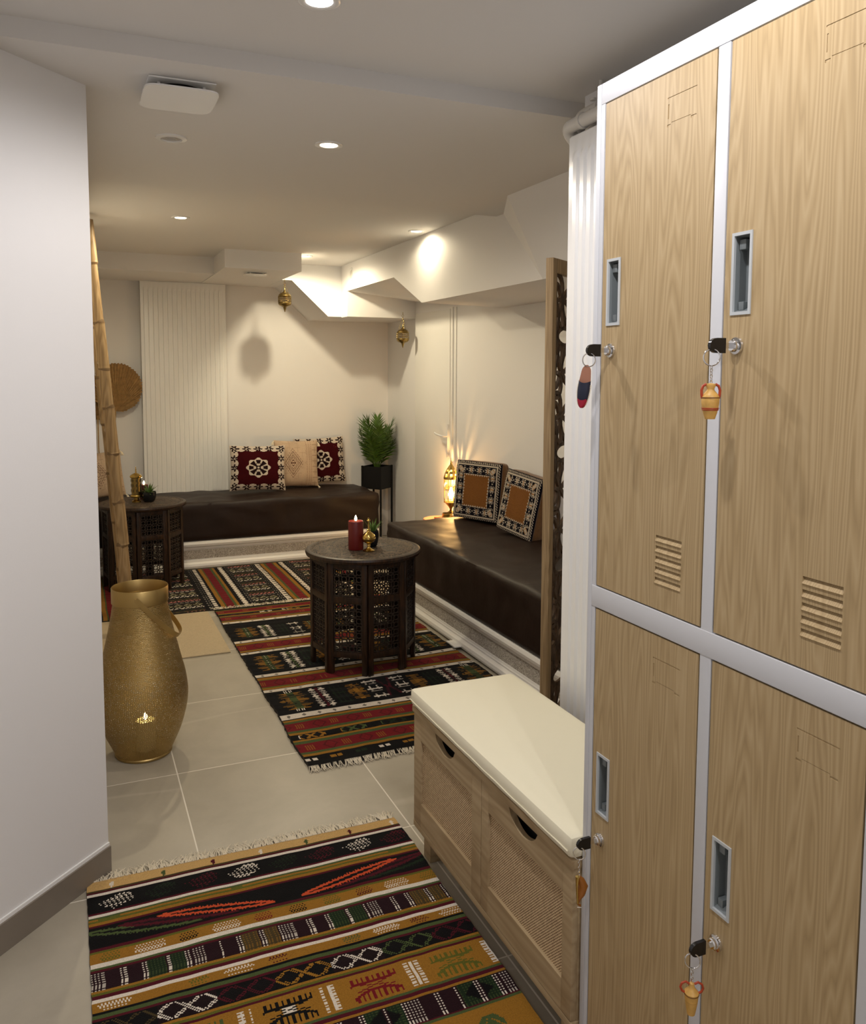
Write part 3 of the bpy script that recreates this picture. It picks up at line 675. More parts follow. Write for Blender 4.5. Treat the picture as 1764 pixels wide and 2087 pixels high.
# ================================================================== RADIATORS AND PIPES
def radiator(loc, rz, label, wdt=0.60, h=1.80, z0=0.17, flat=0.38):
    t = empty('panel_radiator', (loc[0], loc[1], 0), label, 'radiator', rotz=rz)
    n = 17; x0 = -wdt/2; mg = 0.020; pitch = (wdt-2*mg)/n
    xs = [x0, x0+mg*0.6]; dp = [0.0, 0.0]
    for k in range(n):
        c = x0+mg+pitch*(k+0.5)
        for u, d in ((-0.42, 0.0), (-0.36, 1.0), (-0.30, 1.0), (-0.12, 0.0) ): pass
        for u, d in ((-flat-0.11, 0.0), (-flat, 1.0), (flat, 1.0), (flat+0.11, 0.0)): xs.append(c+u*pitch); dp.append(d)
    xs += [x0+wdt-mg*0.6, x0+wdt]; dp += [0.0, 0.0]
    zs = [z0, z0+0.035, z0+0.045, z0+0.065, z0+h-0.065, z0+h-0.045, z0+h-0.036, z0+h]
    en = [0, 0, 0.5, 1, 1, 0.5, 0, 0]
    m = MB(); vs = []; fs = []
    for z, e in zip(zs, en):
        for x, d in zip(xs, dp): vs.append((x, -0.0065*d*e, z))
    W_ = len(xs)
    for j in range(len(zs)-1):
        for i in range(W_-1): fs.append([j*W_+i, j*W_+i+1, (j+1)*W_+i+1, (j+1)*W_+i])
    m.add(vs, fs); m.build('front_panel', WHITE_ENAMEL, t, angle=50)
    m = MB(); m.box(x0-0.001, x0+wdt+0.001, 0.0012, 0.055, z0-0.001, z0+h+0.001, bev=0.004); m.build('casing', WHITE_ENAMEL, t)
    m = MB(); m.box(x0-0.004, x0+wdt+0.004, 0.006, 0.058, z0+h-0.004, z0+h+0.006, bev=0.002); m.build('top_grille', WHITE_ENAMEL, t)
    for sx in (-1, 1):
        for zz in (z0+0.25, z0+h-0.2):
            MB().box(sx*0.2-0.02, sx*0.2+0.02, 0.055, 0.076, zz-0.02, zz+0.02).build('bracket', WHITE_ENAMEL, t)
    return t
rb_ = radiator((0.77, 6.336), 0.0, 'tall white ribbed radiator on the back wall behind the brown sofa', z0=0.185); rb_.scale = (1, 0.75, 1)
radiator((1.228, 1.630), -PI/2, 'tall glossy white ribbed radiator between the lockers and the fretwork screen', z0=0.160, flat=0.24)
def pipe(pts, r, label):
    # round the corners
    out = []; P = [Vector(p) for p in pts]
    out.append(P[0])
    for i in range(1, len(P)-1):
        a, b, c = P[i-1], P[i], P[i+1]; q = min(0.035, (b-a).length*0.45, (c-b).length*0.45)
        s = b+(a-b).normalized()*q; e = b+(c-b).normalized()*q
        for k in range(7):
            u = k/6; out.append(s*(1-u)**2+b*2*u*(1-u)+e*u*u)
    out.append(P[-1])
    o = MB().tube(out, r, 16).build('heating_pipe', simple('cream_pipe_paint', (0.72, 0.70, 0.66, 1), 0.4)); tag(o, label, 'pipe'); return o
pa = pipe([(1.285, -1.2, 2.032), (1.285, 1.975, 2.032), (1.285, 1.975, 1.86)], 0.0175, 'upper painted heating pipe under the ceiling beside the lockers')
pb = pipe([(1.232, -1.2, 1.992), (1.232, 1.955, 1.992), (1.278, 1.955, 1.945), (1.278, 1.955, 1.80)], 0.0175, 'lower painted heating pipe curving down behind the near radiator')
m = MB()
m.lathe([(0.0205, -0.006), (0.0212, 0.0), (0.0205, 0.006)], c=(1.285, 1.875, 2.032), n=20, axis='y'); m.lathe([(0.0205, -0.006), (0.0212, 0.0), (0.0205, 0.006)], c=(1.232, 1.875, 1.992), n=20, axis='y')
m.tube([(1.285, 1.875, 2.05), (1.285, 1.875, 2.10)], 0.005, 8); m.box(1.247, 1.270, 1.869, 1.881, 2.003, 2.022); m.lathe([(0.008, 0), (0.009, 0.006), (0.0, 0.008)], c=(1.262, 1.875, 2.046), n=10)
W(m.build('pipe_clip', MATS['cream_pipe_paint']), pa)
# ================================================================== CARVED SCREEN
scr = empty('fretwork_screen', (1.375, 2.262, 0), 'wooden room divider with carved fretwork standing beyond the near radiator', 'room divider', rotz=PI/2-0.974)
SW, SH, ST = 0.42, 1.70, 0.026
m = MB()
m.box(0, 0.030, -ST/2, ST/2, 0.0, SH, bev=0.003); m.box(SW-0.030, SW, -ST/2, ST/2, 0.0, SH, bev=0.003)
m.box(0.030, SW-0.030, -ST/2, ST/2, SH-0.045, SH, bev=0.002); m.box(0.030, SW-0.030, -ST/2, ST/2, 0.10, 0.15, bev=0.002)
m.build('frame', SCREEN_WOOD, scr)
m = MB()
m.box(0.031, 0.05, -0.004, 0.006, 0.15, SH-0.045); m.box(SW-0.05, SW-0.031, -0.004, 0.006, 0.15, SH-0.045)
def arc(c, ra, rb, a0, a1, rot=0, n=14, w=0.020):
    pts = []
    for k in range(n+1):
        a = a0+(a1-a0)*k/n; x = ra*math.cos(a); z = rb*math.sin(a)
        pts.append((c[0]+x*math.cos(rot)-z*math.sin(rot), 0.001, c[1]+x*math.sin(rot)+z*math.cos(rot)))
    m.strap(pts, [Vector((0, 0, 0)) or 0]*0 or [((pts[min(i+1, n)][2]-pts[max(i-1, 0)][2]), 0, -(pts[min(i+1, n)][0]-pts[max(i-1, 0)][0])) for i in range(n+1)], w, 0.009)
cx0 = SW/2
for row in range(4):
    zc = 0.335+row*0.375
    for k in range(8):   # flower of petals
        a = k*PI/4; arc((cx0+0.085*math.cos(a), zc+0.095*math.sin(a)), 0.060, 0.028, 0, 2*PI, rot=a, n=16, w=0.013)
    arc((cx0, zc), 0.030, 0.030, 0, 2*PI, w=0.014); arc((cx0, zc), 0.150, 0.165, 0, 2*PI, n=26, w=0.016)
    for sx in (-1, 1):
        for sz in (-1, 1):
            arc((cx0+sx*0.150, zc+sz*0.155), 0.042, 0.042, 0, 1.6*PI, rot=PI*(0.5-0.5*sx)+sz*0.6, w=0.013)
            arc((cx0+sx*0.132, zc+sz*0.095), 0.075, 0.022, 0, 2*PI, rot=sz*sx*1.25, w=0.011)
            arc((cx0+sx*0.160, zc+sz*0.045), 0.020, 0.060, 0, 2*PI, rot=sx*0.1, w=0.010)
m.build('fretwork_panel', FRET_WOOD, scr)

# ================================================================== SOFAS
def sofa_base(t, L0, axis, y_front, depth):
    """moulded plinth running along local x from 0 to L0, front face at local y=0 looking to -y"""
    prof = [(0.012, 0.0), (0.0, 0.004), (-0.010, 0.012), (-0.014, 0.024), (-0.010, 0.038), (0.002, 0.047), (0.004, 0.050), (0.004, 0.056), (0.010, 0.058), (0.012, 0.066), (0.016, 0.069)]
    prof2 = [(0.016, 0.128), (0.012, 0.131), (0.010, 0.139), (0.004, 0.141), (0.004, 0.149), (0.0, 0.151), (-0.010, 0.160), (-0.014, 0.174), (-0.010, 0.187), (0.0, 0.194), (0.02, 0.196)]
    m = MB(); vs = []; fs = []
    P = prof+prof2+[(depth, 0.196), (depth, 0.0)]
    for x in (0, L0):
        for y, z in P: vs.append((x, y, z))
    n = len(P)
    for k in range(n): fs.append([k, (k+1) % n, n+(k+1) % n, n+k])
    fs += [list(range(n)), list(range(n, 2*n))[::-1]]
    m.add(vs, fs); m.build('plinth', MOULD, t, angle=30)
    MB().box(0.001, L0-0.001, 0.0135, 0.017, 0.0685, 0.1285).build('frieze', FRIEZE, t, smooth=False)
G = 'low brown leatherette benches with white moulded plinths'
s1 = empty('banquette_sofa', (0.06, 5.750, 0), 'brown leatherette banquette along the back wall under the ribbed radiator', 'sofa')
sofa_base(s1, 2.00, 'x', 5.765, 0.57)
m = soft_box(0.016, 2.008, -0.014, 0.572, 0.192, 0.458, 0.022, 0.025, amp=0.012, nscale=4.5, seed=3.0, hem=0.192); m.build('seat_cushion', LEATHER, s1, angle=60)
MB().box(0.40, 0.515, -0.062, 0.0, 0.0105, 0.0165, bev=0.001).build('plinth_foot', MOULD, s1)
s2 = empty('banquette_sofa', (1.695, 2.62, 0), 'brown leatherette banquette on the right below the soffit holding tan square cushions', 'sofa', rotz=PI/2)
# local x -> world +y ; local y -> world -x, so mirror: build with front at local +y
def flipy(mb): mb.v = [(p[0], -p[1], p[2]) for p in mb.v]; return mb
_old = MB.build
class _F: pass
s2.rotation_euler = (0, 0, -PI/2); s2.location = (1.71, 4.60, 0)   # local x -> -y, local y -> +x
sofa_base(s2, 1.98, 'x', 0, 0.59)
m = soft_box(0.0, 1.985, -0.014, 0.592, 0.192, 0.458, 0.020, 0.025, amp=0.010, nscale=4.5, seed=9.0, hem=0.192); m.build('seat_cushion', LEATHER, s2, angle=60)
MB().box(0.95, 1.05, -0.05, 0.0, 0.019, 0.025, bev=0.001).build('plinth_foot', MOULD, s2)

# ================================================================== COLOURED WEAVE GRIDS
def weave(o, cols):
    me = o.data; a = me.color_attributes.new('weave', 'FLOAT_COLOR', 'CORNER')
    buf = []
    for p in me.polygons:
        c = cols[p.index]; buf += list(c)*p.loop_total
    a.data.foreach_set('color', buf)
def raw(name, vs, fs, mats, mi=None, smooth=True, parent=None):
    me = bpy.data.meshes.new(name); me.from_pydata(vs, [], fs); me.update()
    for mt in (mats if isinstance(mats, list) else [mats]): me.materials.append(mt)
    if mi: me.polygons.foreach_set('material_index', mi)
    if smooth: me.polygons.foreach_set('use_smooth', [True]*len(me.polygons))
    o = bpy.data.objects.new(name, me); COL.objects.link(o)
    if parent: o.parent = parent
    return o
def mixc(a, b, f): return tuple(x*(1-f)+y*f for x, y in zip(a, b))
BLK = rgb(13, 12, 13); MAR = rgb(78, 18, 30); WHT = rgb(218, 208, 194); OCH = rgb(148, 104, 36); OLV = rgb(92, 94, 34); GRN = rgb(72, 86, 48)
BEI = rgb(196, 160, 102); RED = rgb(112, 24, 30); ORG = rgb(196, 78, 44); PUR = rgb(36, 16, 22); DGR = rgb(26, 40, 24); OLB = rgb(70, 58, 34); NAV = rgb(28, 26, 50)
def rug(name, x0, x1, y0, y1, dx, colf, label, z=0.006, warp=0.004, rip=0.0018, zlift=None, skew=0.0, fr=()):
    """x0..x1 across, y0..y1 along (world axes); colf(u, v) in metres from (x0, y1)"""
    nx = int((x1-x0)/dx); ny = int((y1-y0)/dx); vs = []; fs = []; cols = []
    rnd = random.Random(len(name)+int(x0*100))
    for j in range(ny+1):
        y = y1-(y1-y0)*j/ny
        ex0 = warp*noise.noise(Vector((y*5, 1.7, x0)))+warp*0.5*noise.noise(Vector((y*40, 4.7, x0))); ex1 = warp*noise.noise(Vector((y*5, 9.7, x1)))+warp*0.5*noise.noise(Vector((y*40, 2.7, x1)))
        for i in range(nx+1):
            f = i/nx; x = x0+ex0+(x1+ex1-x0-ex0)*f+skew*(y-y1)
            yy = y+warp*1.6*noise.noise(Vector((x*3.1, y*2.2, 3)))+warp*0.35*noise.noise(Vector((x*22, y*3, 7)))
            zz = z+rip*noise.noise(Vector((x*6, y*6, 1)))+rip*0.6*noise.noise(Vector((x*3, y*25, 1)))
            if zlift: zz += zlift(x, y)
            vs.append((x, yy, zz))
    for j in range(ny):
        v = (j+0.5)*(y1-y0)/ny
        for i in range(nx):
            fs.append([j*(nx+1)+i, (j+1)*(nx+1)+i, (j+1)*(nx+1)+i+1, j*(nx+1)+i+1]); cols.append(colf((i+0.5)*(x1-x0)/nx, v))
    t = empty('kilim_rug', ((x0+x1)/2, (y0+y1)/2, 0), label, 'rug')
    o = raw('woven_field', vs, fs, RUG_MAT); weave(o, cols); W(o, t)
    # hem: thickness under the edge
    m = MB(); n1 = nx+1
    ring = [vs[i] for i in range(n1)]+[vs[(j+1)*n1-1] for j in range(1, ny+1)]+[vs[ny*n1+i] for i in range(nx-1, -1, -1)]+[vs[j*n1] for j in range(ny-1, 0, -1)]
    q = [(p[0], p[1], p[2]) for p in ring]+[(p[0], p[1], 0.0) for p in ring]; R_ = len(ring)
    m.add(q, [[k, (k+1) % R_, R_+(k+1) % R_, R_+k] for k in range(R_)])
    W(m.build('edge', simple('dark_wool_edge', (0.02, 0.016, 0.014, 1), 0.95) if 'dark_wool_edge' not in MATS else MATS['dark_wool_edge'], smooth=False), t)
    for side, ln, dens in fr:
        m = MB(); n = int((x1-x0)*dens)
        for k in range(n):
            i = min(nx, max(0, int(rnd.random()*nx))); b = vs[i] if side == 'far' else vs[ny*n1+i]
            sg = 1 if side == 'far' else -1; fz = 0.009 if (side == 'far' and z > 0.01) else 0.0; l = ln*rnd.uniform(0.55, 1.1); dxx = rnd.uniform(-0.6, 0.6)*l; z0_ = b[2]
            pts = [(b[0], b[1]-sg*0.003, z0_+0.001), (b[0]+dxx*0.4, b[1]+sg*l*0.5, fz+0.0045+rnd.random()*0.003), (b[0]+dxx, b[1]+sg*l*0.95, fz+0.0018+rnd.random()*0.004)]
            m.tube(pts, [0.0013, 0.0011, 0.0006], 4)
        f = W(m.build('fringe', FRINGE), t); f['kind'] = 'stuff'
    return t
def bands(lst, v):
    for a, b, k in lst:
        if a <= v < b: return a, b, k
    return None
def tri_diamond(u, w, cu, a, h):
    """diamond built of small triangles; u along, w 0..1 across the band"""
    du = abs(u-cu)/a; dw = abs(w-0.5)/h
    if du+dw > 1: return False
    r = w*9; q = (u/0.011+0.5*(int(r) % 2)) % 1
    return (r % 1) < 0.72 and abs(q-0.5) < 0.42*(r % 1)+0.08
# ---- front rug
R3 = []
def seg(a, b, k): R3.append((a, b, k))
yy = 2.257
for a, b, k in [(2.257, 2.217, 'bei'), (2.217, 2.210, OLB), (2.210, 2.203, MAR), (2.203, 2.193, WHT), (2.193, 2.121, 'tri'), (2.121, 2.113, MAR), (2.113, 2.103, WHT), (2.103, 2.096, GRN),
                (2.096, 2.087, 'oc1'), (2.087, 2.080, OLV), (2.080, 2.071, OCH), (2.071, 2.062, MAR), (2.062, 1.984, 'leaf'), (1.984, 1.974, MAR), (1.974, 1.967, OLV), (1.967, 1.929, 'ocm'), (1.929, 1.916, WHT),
                (1.916, 1.907, GRN), (1.907, 1.899, MAR), (1.899, 1.840, 'grid'), (1.840, 1.833, OCH), (1.833, 1.824, OLV), (1.824, 1.813, MAR), (1.813, 1.802, WHT), (1.802, 1.776, 'ocm2'), (1.776, 1.766, BLK),
                (1.766, 1.757, GRN), (1.757, 1.750, MAR), (1.750, 1.696, 'zig'), (1.696, 1.688, OCH), (1.688, 1.680, OLV), (1.680, 1.672, MAR), (1.672, 1.580, 'comb'), (1.580, 1.572, GRN), (1.572, 1.563, MAR), (1.563, 1.556, OCH),
                (1.556, 1.491, 'grid2'), (1.491, 1.485, MAR), (1.485, 1.478, GRN), (1.478, 1.36, 'palm'), (1.36, 1.352, MAR), (1.352, 1.340, WHT), (1.340, 1.27, 'tri'), (1.27, 1.26, OLV), (1.26, 1.2, 'ocm'), (1.2, 1.19, WHT), (1.19, 1.12, 'leaf'), (1.12, 1.10, OCH), (1.10, 0.9, 'comb')]:
    seg(2.257-a, 2.257-b, k)
def c_front(u, v):
    s = bands(R3, v)
    if not s: return OCH
    a, b, k = s
    if isinstance(k, tuple): return k
    w = (v-a)/(b-a); H = b-a
    if k == 'bei':
        p = u % 0.13
        if abs(p-0.06) < 0.006*(1-abs(w-0.6)*2) and w > 0.35: return [WHT, GRN, MAR][int(u/0.13) % 3]
        return BEI
    if k == 'tri':
        if u < 0.008: return BLK
        n = int(u/0.107); cu = (n+0.5)*0.107+0.02
        if tri_diamond(u+0.03*(w-0.5), w, cu, 0.054, 0.46): return [WHT, DGR, MAR, WHT, DGR, MAR, WHT, MAR][n % 8] if [1,1,1,1,1,1,1,1][n % 8] else BLK
        return BLK
    if k == 'oc1': return OLV if (math.sin(u*19)+math.sin(u*41)) > 1.2 else OCH
    if k == 'leaf':
        # slanting hatched leaves falling towards x = .47 from both sides
        d_ = abs(u-0.47)
        for d0, col in ((0.035, ORG), (0.125, MAR), (0.215, DGR if u > 0.47 else GRN)):
            s_ = (d_-d0)/0.30
            if 0.0 < s_ < 1.0:
                wc = 0.86-0.76*s_; half = 0.24*math.sin(PI*min(1.0, s_*1.05+0.02))**0.6; e = w-wc
                if abs(e) < half and 0.06 < w < 0.94:
                    if abs(abs(e)-half*0.5) < 0.05: return col
                    if (d_/0.0085+w*0.8) % 1 < 0.42 and half*0.3 < abs(e) < half*0.95: return mixc(col, BLK, 0.15)
                    if col == MAR: return PUR
                    return BLK
        return BLK
    if k in ('ocm', 'ocm2'):
        n = int(u/0.088); cu = (n+0.5)*0.088; du = abs(u-cu)
        c = [OLV, WHT, BLK, WHT, RED, BLK, OLV, MAR, WHT][n % 9]
        if k == 'ocm2': c = [WHT, OCH, OLV, WHT, MAR, OCH, GRN, WHT, MAR][n % 9]
        L_ = 0.034 if c == WHT else 0.022
        if du < L_ and 0.15 < w < 0.9 and ((u*1.0+v*0.6)/0.0072) % 1 < 0.45 and abs(w-0.5)+du/L_*0.5 < 0.75 and (v/0.007) % 1 < 0.62: return c
        return OCH
    if k in ('grid', 'grid2'):
        p = (u+(0.03 if k == 'grid2' else 0)) % 0.215; P = [(0, 0.032, 'W'), (0.032, 0.062, 'P'), (0.062, 0.075, 'w'), (0.075, 0.105, 'P'), (0.105, 0.118, 'w'), (0.118, 0.158, 'G'), (0.158, 0.170, 'w'), (0.170, 0.203, 'G'), (0.203, 0.215, 'w')]
        dot = (u/0.0078) % 1 < 0.5 and (v/0.0075) % 1 < 0.55
        for x0_, x1_, q in P:
            if x0_ <= p < x1_:
                if q in 'Ww': return (WHT if q == 'w' else mixc(WHT, PUR, 0.35)) if dot else PUR
                if q == 'P': return PUR
                gc = DGR if int(u/0.215) % 2 == 0 or k == 'grid2' else OLB
                if k == 'grid2' and abs(p-0.16)/0.035+abs(w-0.5)/0.45 < 1: return BLK
                return (mixc(gc, GRN if gc == DGR else OCH, 0.45)) if dot else gc
        return PUR
    if k == 'zig':
        n = int(u/0.125); f = (u/0.125) % 1; c = [OLB, WHT, MAR, OCH, WHT, GRN, MAR, GRN][n % 8]
        z1 = abs(((f*1.0+w*0.5) % 0.5)-0.25)*4; z2 = abs(((f*1.0-w*0.5) % 0.5)-0.25)*4
        if (min(z1, z2) < 0.22) and (u/0.006+v/0.009) % 1 < 0.62 and 0.08 < w < 0.92: return c
        return BLK if n % 3 != 1 else mixc(BLK, PUR, 0.5)
    if k == 'comb':
        p = (u-0.075) % 0.19; n = int((u-0.075)//0.19)
        if p < 0.042 and 0.08 < w < 0.92: return WHT if ((p/0.0042) % 1 < 0.5 and (v/0.006) % 1 < 0.65) or abs(p-0.021) < 0.003 else OCH
        q = p-0.118; c = [GRN, BLK, RED, OLV][n % 4]
        if abs(q) < 0.054:
            c2 = (q/0.054)**2; tooth = ((q+0.1)/0.0125) % 1 < 0.42
            bar = 0.33-0.03*math.copysign(c2, q); arch = 0.60+0.20*c2
            if abs(w-bar) < 0.035 or (0.12 < w < bar and tooth): return c
            if abs(w-arch) < 0.045 or (arch < w < 0.92 and tooth): return c
            if abs(abs(q)*5.0-abs(w-0.47)*1.6) < 0.028 and abs(w-0.47) < 0.14: return c
            if abs(q) < 0.014 and bar < w < arch-0.03 and c == BLK: return WHT
        return OCH
    if k == 'palm':
        p = (u-0.62) % 0.24
        if 0.0 < w < 1:
            q = p-0.14; e = w
            if abs(q) < 0.03 and 0.2 < e < 0.62 and (abs(abs(q)*9-(e-0.15)*0.9) < 0.07 or abs(abs(q)*12-(e-0.3)*0.9) < 0.06): return GRN
            if abs(q) < 0.004 and 0.2 < e < 0.95: return GRN
            if 0.01 < p < 0.085 and 0.3 < e < 0.9 and (abs(abs(p-0.047)-0.03) < 0.004 or abs(e-0.33) < 0.04) and (u/0.005) % 1 < 0.6: return WHT
        return OCH
    return OCH
rug('r3', 0.0, 0.858, 0.86, 2.257, 0.0036, c_front, 'mustard and black kilim rug in the foreground beside the storage bench', fr=[('far', 0.045, 620)])
# ---- middle rug
R1 = []
B1 = [(0.0, 0.03, BLK), (0.03, 0.085, 'red'), (0.085, 0.098, OCH), (0.098, 0.128, 'thin'), (0.128, 0.138, OCH), (0.138, 0.150, GRN), (0.150, 0.205, 'red'), (0.205, 0.225, OCH), (0.225, 0.331, 'x')]
def grp(v0, items):
    v = v0
    for d_, k in items: R1.append((v, v+d_, k)); v += d_
    return v
v = grp(0.0, [(0.030, BLK), (0.012, OLV), (0.055, 'red'), (0.012, OCH), (0.010, GRN), (0.030, 'thin'), (0.012, OCH), (0.010, GRN), (0.060, 'red'), (0.012, GRN), (0.016, OCH), (0.006, BLK), (0.030, 'wd'), (0.006, BLK)])
v = grp(0.396-0.03, [(0.228, 'motA'), (0.006, BLK), (0.036, 'wd'), (0.008, BLK), (0.020, OCH), (0.008, OLV), (0.080, 'red'), (0.008, OLV), (0.018, OCH), (0.006, BLK), (0.026, 'wd'), (0.006, BLK)])
v = grp(0.848-0.03, [(0.272, 'motB'), (0.006, BLK), (0.036, 'wd'), (0.008, BLK), (0.022, OCH), (0.010, OLV), (0.082, 'red'), (0.010, OLV), (0.018, OCH), (0.006, BLK), (0.026, 'wd'), (0.006, BLK)])
v = grp(1.346-0.03, [(0.244, 'motC'), (0.008, BLK), (0.040, 'wd'), (0.008, BLK), (0.018, OCH), (0.018, GRN), (0.070, 'red'), (0.018, GRN), (0.017, OCH), (0.044, 'thin'), (0.016, OCH), (0.018, GRN), (0.068, 'red'), (0.016, GRN), (0.020, OCH), (0.06, 'dots')])
def c_mid(u, v):
    s = bands(R1, v)
    if not s: return BLK
    a, b, k = s
    if isinstance(k, tuple): return k
    w = (v-a)/(b-a)
    if k == 'red':
        p = (u+a*3) % 0.135
        if p < 0.030 and 0.25 < w < 0.8 and (p/0.008) % 1 < 0.45: return mixc(RED, OCH, 0.6)
        if p > 0.05 and abs(abs(p-0.09)/0.03+abs(w-0.5)*1.6-0.8) < 0.12: return mixc(RED, BLK, 0.45)
        return RED
    if k == 'thin':
        p = u % 0.16; c = [DGR, MAR, WHT, OCH, GRN, DGR][int(u/0.16+a*5) % 6]
        if 0.03 < p < 0.13 and abs(w-0.5) < 0.42 and abs(abs(((p/0.05) % 1)-0.5)*1.3-abs(w-0.5)) < 0.17: return c
        return BLK
    if k == 'wd':
        p = u % 0.062
        if abs(p-0.031) < 0.0085*(1-abs(w-0.5)*3.0): return mixc(BLK, WHT, 0.25)
        return WHT
    if k == 'dots':
        p = u % 0.09
        if abs(w-0.4) < 0.16 and ((p < 0.018) or (0.024 < p < 0.042)) : return [WHT, OCH, DGR][int(u/0.09) % 3]
        return BLK
    # big motif bands: mirrored columns of weave figures
    uu = min(u, 1.0-u); e = abs(w-0.5)
    off = {'motA': 0.0, 'motB': 0.0, 'motC': 0.0}[k]
    uu += off
    if e > 0.46 or (v/0.0088) % 1 > 0.72 or (noise.noise(Vector((u*60, v*60, 5))) > 0.42): return BLK
    cols_ = [(0.035, 0.155, 'cross'), (0.170, 0.245, 'saw'), (0.255, 0.315, 'lad'), (0.325, 0.395, 'comb'), (0.405, 0.470, 'fig')]
    if k == 'motA': cols_ = [(0.035, 0.145, 'cross'), (0.155, 0.225, 'saw'), (0.24, 0.30, 'lad'), (0.31, 0.375, 'fig'), (0.39, 0.46, 'cross')]
    for x0_, x1_, q in cols_:
        if x0_ <= uu < x1_:
            p = (uu-x0_)/(x1_-x0_); c0 = abs(p-0.5)
            if q == 'cross':
                if e < 0.36:
                    if c0 < 0.13: return (WHT if (v/0.014) % 1 < 0.4 and k != 'motC' and c0 < 0.03 else GRN)
                    st = abs(math.sin(w*PI*5)); 
                    if c0 < 0.18+0.32*st: return OCH if (v/0.011) % 1 < 0.6 else OLB
                elif c0 < 0.16 and (u/0.007) % 1 < 0.5 and k == 'motC': return WHT
            if q == 'saw' and e < 0.42:
                t_ = (v/0.024) % 1
                if abs(c0-0.28) < 0.20*(1-abs(t_-0.5)*2)+0.02: return WHT
                if c0 < 0.10: return MAR if k == 'motC' else GRN
            if q == 'lad' and e < 0.38:
                if abs((p*3) % 1-0.5) < 0.16: return DGR
                if abs((v/0.05) % 1-0.5) < 0.08: return DGR
            if q == 'comb' and e < 0.34:
                if c0 < 0.16: return OCH
                if (v/0.013) % 1 < 0.5 and c0 < 0.5-0.25*e: return OCH
            if q == 'fig' and e < 0.40:
                t_ = (w*3) % 1
                if abs(c0-0.25) < 0.06 and abs(t_-0.5) < 0.36: return WHT
                if abs(t_-0.5) < 0.07: return WHT
                if abs(t_-0.85) < 0.05 and c0 < 0.4: return WHT
    if 0.47 < uu and e < 0.4 and abs(((uu-0.47)/0.03)+e*2-0.8) < 0.2: return MAR
    return BLK
rug('r1a', 0.700, 1.668, 2.655, 4.668, 0.0042, c_mid, 'long red and black kilim rug under the round table in the middle of the room', z=0.0135, rip=0.0022, warp=0.007, fr=[('far', 0.050, 330), ('near', 0.028, 420)])
# ---- back rug, stripes run away from the viewer
def c_back(u, v):
    v = v+0.022; x = u+0.058
    def P(x):
        for base in (0.149, 0.781, 1.206, 1.63):
            r = x-base
            if -0.011 <= r < 0.0: return GRN
            if 0.0 <= r < 0.046: return 'red'
            if 0.046 <= r < 0.056: return GRN
            if 0.056 <= r < 0.076: return OCH
            if -0.031 <= r < -0.011: return OCH
            if -0.072 <= r < -0.043: return 'wd'
            if 0.096 <= r < 0.126: return 'wd'
            if -0.043 <= r < -0.031 or 0.076 <= r < 0.096: return BLK
            if -0.078 <= r < -0.072 or 0.126 <= r < 0.135: return BLK
        return 'mot'
    k = P(x)
    if isinstance(k, tuple): return k
    if k == 'red':
        return mixc(RED, BLK, 0.3) if abs((v/0.05) % 1-0.5) < 0.10 else RED
    if k == 'wd':
        return BLK if abs((v/0.044) % 1-0.5) < 0.16 and (x/0.01) % 1 < 0.65 else WHT
    # motif panel of little cross-bands
    r = min(abs(x-c) for c in (0.49, 1.02, 1.45)); lim = 0.075 if abs(x-0.49) > 0.25 else 0.17
    if r > lim: return mixc(BLK, WHT, 0.45) if (v/0.045) % 1 < 0.2 and (x/0.014) % 1 < 0.4 else BLK
    n = int(v/0.036); w = (v/0.036) % 1; ph = n % 7
    if w > 0.8: return BLK
    if ph == 0: return OLB if (x/0.009) % 1 < 0.5 else mixc(OLB, BLK, 0.5)
    if ph == 1: return rgb(190, 120, 110) if abs(abs((x/0.022) % 1-0.5)*2-w) < 0.25 else BLK
    if ph == 2: return mixc(WHT, BLK, 0.35) if abs(w-0.35) < 0.14 and (x/0.03) % 1 < 0.7 else BLK
    if ph in (3, 4):
        w2 = ((v/0.036)-n+(ph-3))/2
        return rgb(170, 164, 130) if abs(abs((x/0.055) % 1-0.5)+abs(w2-0.5)-0.36) < 0.09 else mixc(BLK, OLB, 0.25)
    if ph == 5: return WHT if abs(abs((x/0.02) % 1-0.5)*2-w) < 0.22 else BLK
    return DGR if (x/0.012) % 1 < 0.5 else PUR
rug('rb', 0.058, 1.668, 4.70, 5.726, 0.0075, c_back, 'dark kilim rug with red stripes lying along the back banquette', z=0.006, fr=[])
m = soft_box(0.062, 0.665, 3.950, 4.684, 0.0, 0.0075, 0.003, 0.05)
tag(m.build('jute_mat', MATT_BEIGE), 'plain beige mat on the tiles behind the gold basket lantern', 'mat')

